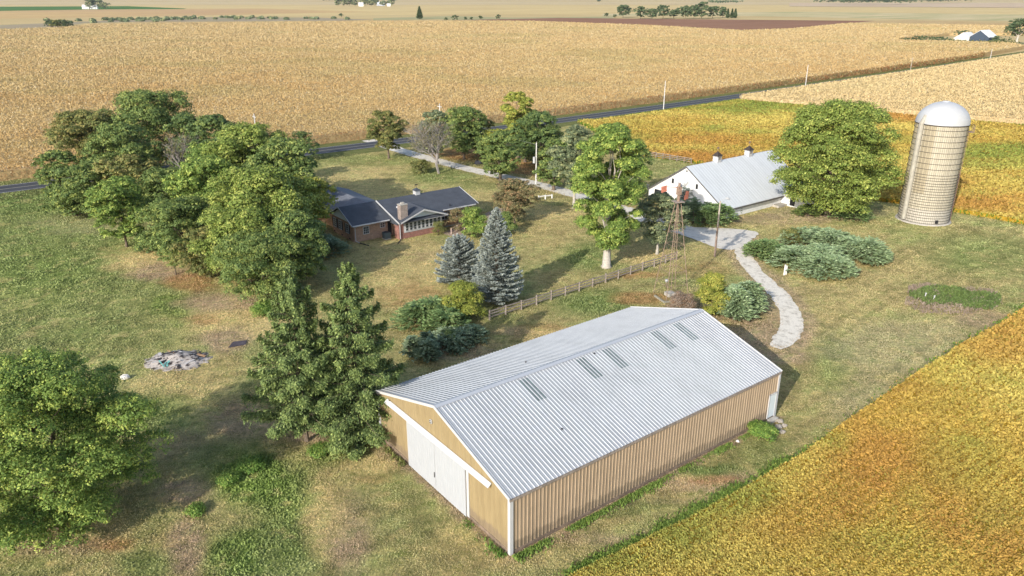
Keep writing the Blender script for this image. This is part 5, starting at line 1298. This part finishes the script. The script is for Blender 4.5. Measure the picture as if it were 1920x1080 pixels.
# branches on the ground under the spruce
# ---- ground tufts: grass standing all over the lawn, denser where it is green
rng = np.random.default_rng(7)
k = 850000; r_ = 34 * np.exp(rng.uniform(0, math.log(170 / 34), k)); th = rng.uniform(-.78, .78, k); x = r_ * np.sin(th); y = r_ * np.cos(th)
px, py = to_px(x, y); ok = (px > -30) & (px < 1950) & (py < 1110)
soyp = [(5, 20)] + [tuple(q) for q in sf] + [(140, 130), (140, 20)]
soyb = [tuple(q) for q in sb] + [(150, 60)] + sb2[::-1] + fr[::-1]
ok &= ~inside(soyp, x, y); ok &= ~inside(soyb, x, y)
u = (x - A0[0]) * EX[0] + (y - A0[1]) * EX[1]; v = (x - A0[0]) * NX[0] + (y - A0[1]) * NX[1]; ok &= ~((u > -.05) & (u < SL + .05) & (v > -.05) & (v < SW + .05))
u = (x - HK[0]) * EX[0] + (y - HK[1]) * EX[1]; v = (x - HK[0]) * NX[0] + (y - HK[1]) * NX[1]; ok &= ~((u > -.05) & (u < 19) & (v > -2.7) & (v < 19))
ok &= seg_dist(x, y, smooth_line(DRIVE, 2)) > 1.15 + rng.uniform(-.45, .4, k)
ok &= seg_dist(x, y, [q for q in RD if -200 < q[0] < 400]) > 3.6
gy = [G(*q)[:2] for q in ((1180, 388), (1215, 400), (1265, 428), (1300, 426), (1360, 428), (1425, 434), (1415, 446), (1380, 470), (1350, 468), (1310, 452), (1285, 442), (1235, 430), (1175, 405))]
ok &= ~inside(gy, x, y)
x, y, r_ = x[ok], y[ok], r_[ok]; nz = fbm(x * .35, y * .35, 9); keep = rng.uniform(0, 1, len(x)) < .35 + .65 * sstep(.35, .6, nz); x, y, r_ = x[keep], y[keep], r_[keep]
C = turf_color(x, y); m = len(x); gr = sstep(.0, .08, C[:, 1] * 1.05 - C[:, 0])
hgt = (.034 + .036 * gr) * (r_ / 45) ** .35 * rng.uniform(.6, 1.5, m) * 1.1
P = np.stack([x, y, hgt * .75], 1); U = rng.normal(0, .55, (m, 3)) + np.array([0, 0, .9]); NR = rng.normal(0, 1, (m, 3)) + np.array([0, -.5, .8])
C = C * rng.uniform(.75, 1.35, m)[:, None]
V, Q_, C = cards(P, U, NR, hgt, hgt * .5 + .015 * r_ / 45, C)
tag(link_mesh('grass', np_mesh('grass', V, Q_, C), M['crop']), 'short dry and green grass blades standing over the whole lawn', 'grass', None, 'stuff')
# taller grass along the foot of the shed, and green weeds along the soybean edge
def edge_weeds(p0, p1, n, wdt, h, pal, seed, label, mean=0):
    rng = np.random.default_rng(seed); t = rng.uniform(0, 1, n); p0 = np.array(p0); p1 = np.array(p1); d = (p1 - p0) / np.linalg.norm(p1 - p0)
    dens = fbm(t * np.linalg.norm(p1 - p0) * .5, t * 0 + seed, seed); k_ = rng.uniform(0, 1, n) < sstep(.18, .6, dens); t = t[k_]; n = len(t); dens = dens[k_]
    off = mean + np.abs(rng.normal(0, wdt, n)) * (1 if mean >= 0 else -1)
    x = p0[0] + (p1[0] - p0[0]) * t + d[1] * off; y = p0[1] + (p1[1] - p0[1]) * t - d[0] * off
    hh = h * rng.uniform(.4, 1.3, n) * (.5 + dens); P = np.stack([x, y, hh * .5], 1); U = rng.normal(0, .4, (n, 3)) + np.array([0, 0, 1.]); NR = rng.normal(0, 1, (n, 3)) + np.array([0, -.5, .8])
    tt = rng.uniform(0, 1, n)[:, None]; k0, k1, k2 = [np.array(c) for c in PAL[pal]]; C = (k0 * (1 - tt) + k1 * tt) * rng.uniform(.8, 1.2, n)[:, None]
    V, Q_, C = cards(P, U, NR, hh * .6, hh * .2, C); tag(link_mesh('weed_strip', np_mesh('weed_strip', V, Q_, C), M['leaf']), label, 'weeds', None, 'stuff')
edge_weeds(frame_pt(A0, 0, -.15), frame_pt(A0, 26, -.15), 9000, .30, .17, 'lush', 5, 'green weeds growing along the foot of the long shed wall', .1)
edge_weeds(frame_pt(A0, -.15, 0), frame_pt(A0, -.15, 4.6), 500, .3, .22, 'weed', 6, 'weeds along the foot of the near gable wall', -.1)
edge_weeds(frame_pt(A0, -.15, 12.4), frame_pt(A0, -.15, 16.8), 300, .3, .2, 'olive', 7, 'thin weeds at the left foot of the gable wall', -.1)
edge_weeds(G(1060, 1105)[:2], G(1500, 868)[:2], 26000, .42, .22, 'lush', 8, 'green fringe along the near edge of the near soybeans', -.1)
edge_weeds(G(1500, 868)[:2], G(1920, 590)[:2], 12000, .3, .2, 'lush', 9, 'thin green fringe along the farther edge of the near soybeans', -.1)

# ================================================================== FAR COUNTRY
def far_tree(px, py, h, w, pal, label, group=None, n=900, name='broadleaf_tree'):
    w = w * 1.3; h = h * 1.08
    g_ = G(px, py); return broadleaf(g_, h, w / 2, pal, label, leaves=n, size=max(.35, g_[1] * .0011), hb=h * .12, nl=9, top=.45, trunk=.35, cs=h * .05, group=group, name=name)
FG = 'trees of the long grove beyond the ploughed field'
far_tree(1168, 33, 17, 22, 'far', 'separate round tree left of the long far grove', n=1600)
lab = ['leftmost tree of the long far grove', 'second tree from the left in the far grove', 'third tree from the left in the far grove', 'lower tree in the middle left of the far grove', 'wide tree in the middle of the far grove',
       'tree right of the middle of the far grove', 'tallest tree of the far grove', 'dark tree right of the tallest in the far grove', 'thin tree near the right end of the far grove']
for (x, y, h, w_), l in zip(((1201, 35, 15, 16), (1222, 36, 13, 17), (1243, 35, 17, 20), (1263, 34, 11, 14), (1285, 35, 16, 22), (1301, 35, 17, 18), (1315, 35, 21, 18), (1336, 34, 15, 20), (1355, 33, 14, 10)), lab):
    far_tree(x, y, h, w_, 'far', l, FG, 1200)
for x, l in ((1364, 'left'), (1372, 'middle'), (1378, 'right')):
    g_ = G(x, 34); conifer(g_, 13, 3, 'far', 'pointed far conifer at the right end of the grove, the %s of three' % l, n=700, kind='blue', size=1.0, name='conifer', group='far conifers', seed=int(x))
g_ = G(787, 36); conifer(g_, 17, 5.2, 'far', 'lone dark conifer in the far fields', n=1500, kind='blue', size=1.0, name='conifer', seed=5)
for (x, y, h, w_, l) in ((98, 53, 7, 14, 'left part bush of the clump at the far left edge of the corn'), (110, 53, 8, 14, 'yellowish middle bush of the clump at the far left edge of the corn'), (124, 53, 7.5, 14, 'right bush of the clump at the far left edge of the corn')):
    far_tree(x, y, h, w_, 'olive' if x == 110 else 'far', l, 'far left bush clump', 900, 'shrub')
for x, y, s, l in ((853, 40, 9, 'largest bush of the line at the far edge of the big corn field'), (836, 38, 4, 'tiny bush left of the largest far bush'), (873, 37, 4, 'tiny bush right of the largest far bush'), (884, 37, 4, 'second tiny bush right of the largest far bush'), (901, 36, 5, 'third tiny bush right of the largest far bush'), (934, 36, 7, 'low far bush nearest the ploughed field'), (640, 32, 6, 'small bush on the far creek bank'),
                   (1137, 31, 6, 'small bush left of the separate far tree'), (1153, 33, 5, 'tiny bush beside the separate far tree'), (1123, 4, 16, 'round grey far tree near the horizon')):
    far_tree(x, y, s * .8, s, 'far', l, None, 250, 'shrub')
def far_house(px, py, w_, d_, h, rh, wall, roof, label, rz=YAW, name='farmhouse', cat='house'):
    g_ = G(px, py); o = empty(name, (g_[0], g_[1], 0), rz); tag(o, label, cat)
    MB().box(-w_ / 2, w_ / 2, -d_ / 2, d_ / 2, 0, h).build('wall', simple(name + '_wall', wall, .7, var=.05), o)
    MB().slab([(-w_ / 2 - .4, -d_ / 2 - .4, h - .1), (w_ / 2 + .4, -d_ / 2 - .4, h - .1), (w_ / 2 + .4, 0, h + rh), (-w_ / 2 - .4, 0, h + rh)], .2).slab([(-w_ / 2 - .4, 0, h + rh), (w_ / 2 + .4, 0, h + rh), (w_ / 2 + .4, d_ / 2 + .4, h - .1), (-w_ / 2 - .4, d_ / 2 + .4, h - .1)], .2).build('roof', simple(name + '_roof', roof, .5, var=.05), o)
    for s in (-1, 1): MB().slab([(s * w_ / 2, -d_ / 2, h), (s * w_ / 2, d_ / 2, h), (s * w_ / 2, 0, h + rh - .1)], .2, (s, 0, 0)).build('gable', simple(name + '_wall', wall, .7, var=.05), o)
    for x_ in (-w_ * .25, w_ * .25): MB().box(x_ - .6, x_ + .6, -d_ / 2 - .05, -d_ / 2, 1, 2.4).build('window', M['dark'], o)
    return o
far_house(1842, 80, 14, 13, 4.2, 4.6, (.045, .065, .10), (.72, .74, .78), 'dark blue barn with pale roof far off by the road', YAW, 'blue_barn', 'barn')
far_house(1810, 78, 12, 12, 2.5, 4.2, (.62, .60, .56), (.66, .65, .63), 'low pale barn left of the dark blue one', YAW + .0, 'pale_barn', 'barn')
far_house(162, 17, 15, 12, 5, 5, (.75, .75, .74), (.7, .7, .7), 'white farmhouse left of the trees on the green strip at the far left', .2)
far_house(177, 17, 16, 10, 4, 5, (.75, .75, .74), (.6, .6, .6), 'small white shed among the trees on the green strip', .2)
far_house(677, 12, 14, 12, 6, 5, (.75, .75, .74), (.6, .6, .6), 'white house amid the far farmstead trees at the top of the picture', .2)
far_house(714, 11, 24, 14, 6, 6, (.55, .58, .62), (.70, .72, .75), 'grey far shed right of the white far house', .2)
far_house(729, 12, 10, 9, 4, 4, (.75, .75, .74), (.7, .7, .7), 'tiny white shed at the right end of the far farmstead', .2)
for x, y, h, w_, l in ((168, 17, 22, 18, 'left tree of the small farmstead on the green strip'), (174, 17, 21, 22, 'middle tree of the small farmstead on the green strip'), (188, 16.5, 26, 14, 'tall thin tree of the small farmstead on the green strip'), (196, 17, 14, 26, 'low right tree of the small farmstead on the green strip')):
    far_tree(x, y, h, w_, 'grey', l, 'trees of the farmstead on the green strip', 700)
for i, (x, w_, h) in enumerate(((634, 18, 22), (645, 24, 18), (655, 26, 22), (665, 24, 20), (686, 28, 20), (696, 24, 18), (703, 22, 24), (719, 22, 14), (733, 20, 18))):
    far_tree(x, 11.5, h, w_, 'grey', 'far farmstead tree at the top of the picture, number counted from the left among its look alikes' if 0 else ['leftmost tree of the far farmstead', 'low tree second in the far farmstead row', 'tree just left of the far white house', 'tree touching the far white house on the left', 'tree right of the far white house', 'low tree between the far white house and the grey shed', 'tall tree left of the far grey shed', 'low tree in front of the far grey shed', 'rightmost tree of the far farmstead'][i], 'trees of the far farmstead', 600)
g_ = G(1905, 84); broadleaf(g_, 17, 11, 'far', 'large far tree with pale trunk at the right edge beyond the road', leaves=3000, size=.6, hb=5, nl=14, trunk=.9, bark='pale_bark')
for i, (x, y, h, w_, l) in enumerate(((1805, 76, 7, 12, 'dark tree behind the pale far barn'), (1866, 82, 5, 4, 'small pointed shrub right of the blue barn'), (1880, 84, 3, 14, 'low brush left of the large far tree'))): far_tree(x, y, h, w_, 'far', l, None, 500)
HG = 'hedge bushes along the blue barn yard'
for i, x in enumerate(range(1694, 1912, 11)):
    y = 79 + (x - 1694) * .035; o = far_tree(x, y, 2.6 + 1.8 * (1710 < x < 1775), 8, 'far' if x < 1780 else 'olive', 'low dark bush in the hedge running left from the pale barn' if x < 1785 else 'low brownish bush in the hedge before the two far barns', HG if x < 1785 else 'hedge bushes before the two far barns', 260, 'shrub')
# far wood along the horizon at the right: reads as one mass
def wood(name, pts, h, n, label, pal='far', seed=1):
    rng = np.random.default_rng(seed); parts = []; L = []
    a = np.array([G(*q)[:2] for q in pts]); u = rng.uniform(0, len(a) - 1.001, n); i = u.astype(int); f = (u - i)[:, None]; c = a[i] * (1 - f) + a[i + 1] * f + rng.normal(0, 30, (n, 2))
    for x, y in c: L.append((x, y, h * rng.uniform(.35, .6), h * rng.uniform(.35, .6)))
    V, Q_, C = leaf_crown(rng, L, n * 90, 2.4, PAL[pal], cs=1.6); o = link_mesh(name, np_mesh(name, V, Q_, C), M['leaf']); tag(o, label, 'wood', None, 'stuff')
wood('far_wood', [(1545, 8.5), (1600, 8.2), (1640, 8.6), (1705, 9.0)], 26, 110, 'long dark wood at the top right of the picture', seed=3)
wood('far_wood', [(1710, 6.2), (1785, 6.2)], 26, 40, 'thinner dark wood right of the long one near the horizon', seed=4)
wood('far_wood', [(1348, 7), (1376, 7)], 14, 14, 'small dark far thicket above the grove', seed=5)
wood('horizon_trees', [(960, 1.2), (1150, 1.2), (1340, 1.2)], 20, 60, 'thin line of trees on the horizon at the top centre', seed=6)
wood('horizon_trees', [(610, 3.5), (740, 3.0)], 22, 40, 'line of trees behind the far farmstead', seed=7)
wood('creek_brush', [(160, 41), (240, 39), (330, 36), (420, 34), (500, 35), (620, 36)], 1.6, 90, 'low brush along the creek beyond the corn', 'grey', seed=8)

hb_ = MB().box(-14000, 14000, -200, 14500, -1.2, 45); hz = hb_.build('haze', None)
hz.data.materials.clear(); hm = bpy.data.materials.new('haze'); hm.use_nodes = True; t_ = hm.node_tree; t_.nodes.remove(t_.nodes['Principled BSDF'])
pv = t_.nodes.new('ShaderNodeVolumePrincipled'); pv.inputs['Density'].default_value = 4e-5; pv.inputs['Color'].default_value = (.86, .90, .96, 1); pv.inputs['Anisotropy'].default_value = 0.2
t_.links.new(pv.outputs[0], t_.nodes['Material Output'].inputs['Volume']); hz.data.materials.append(hm); tag(hz, 'thin summer haze over the fields', 'haze', None, 'stuff')
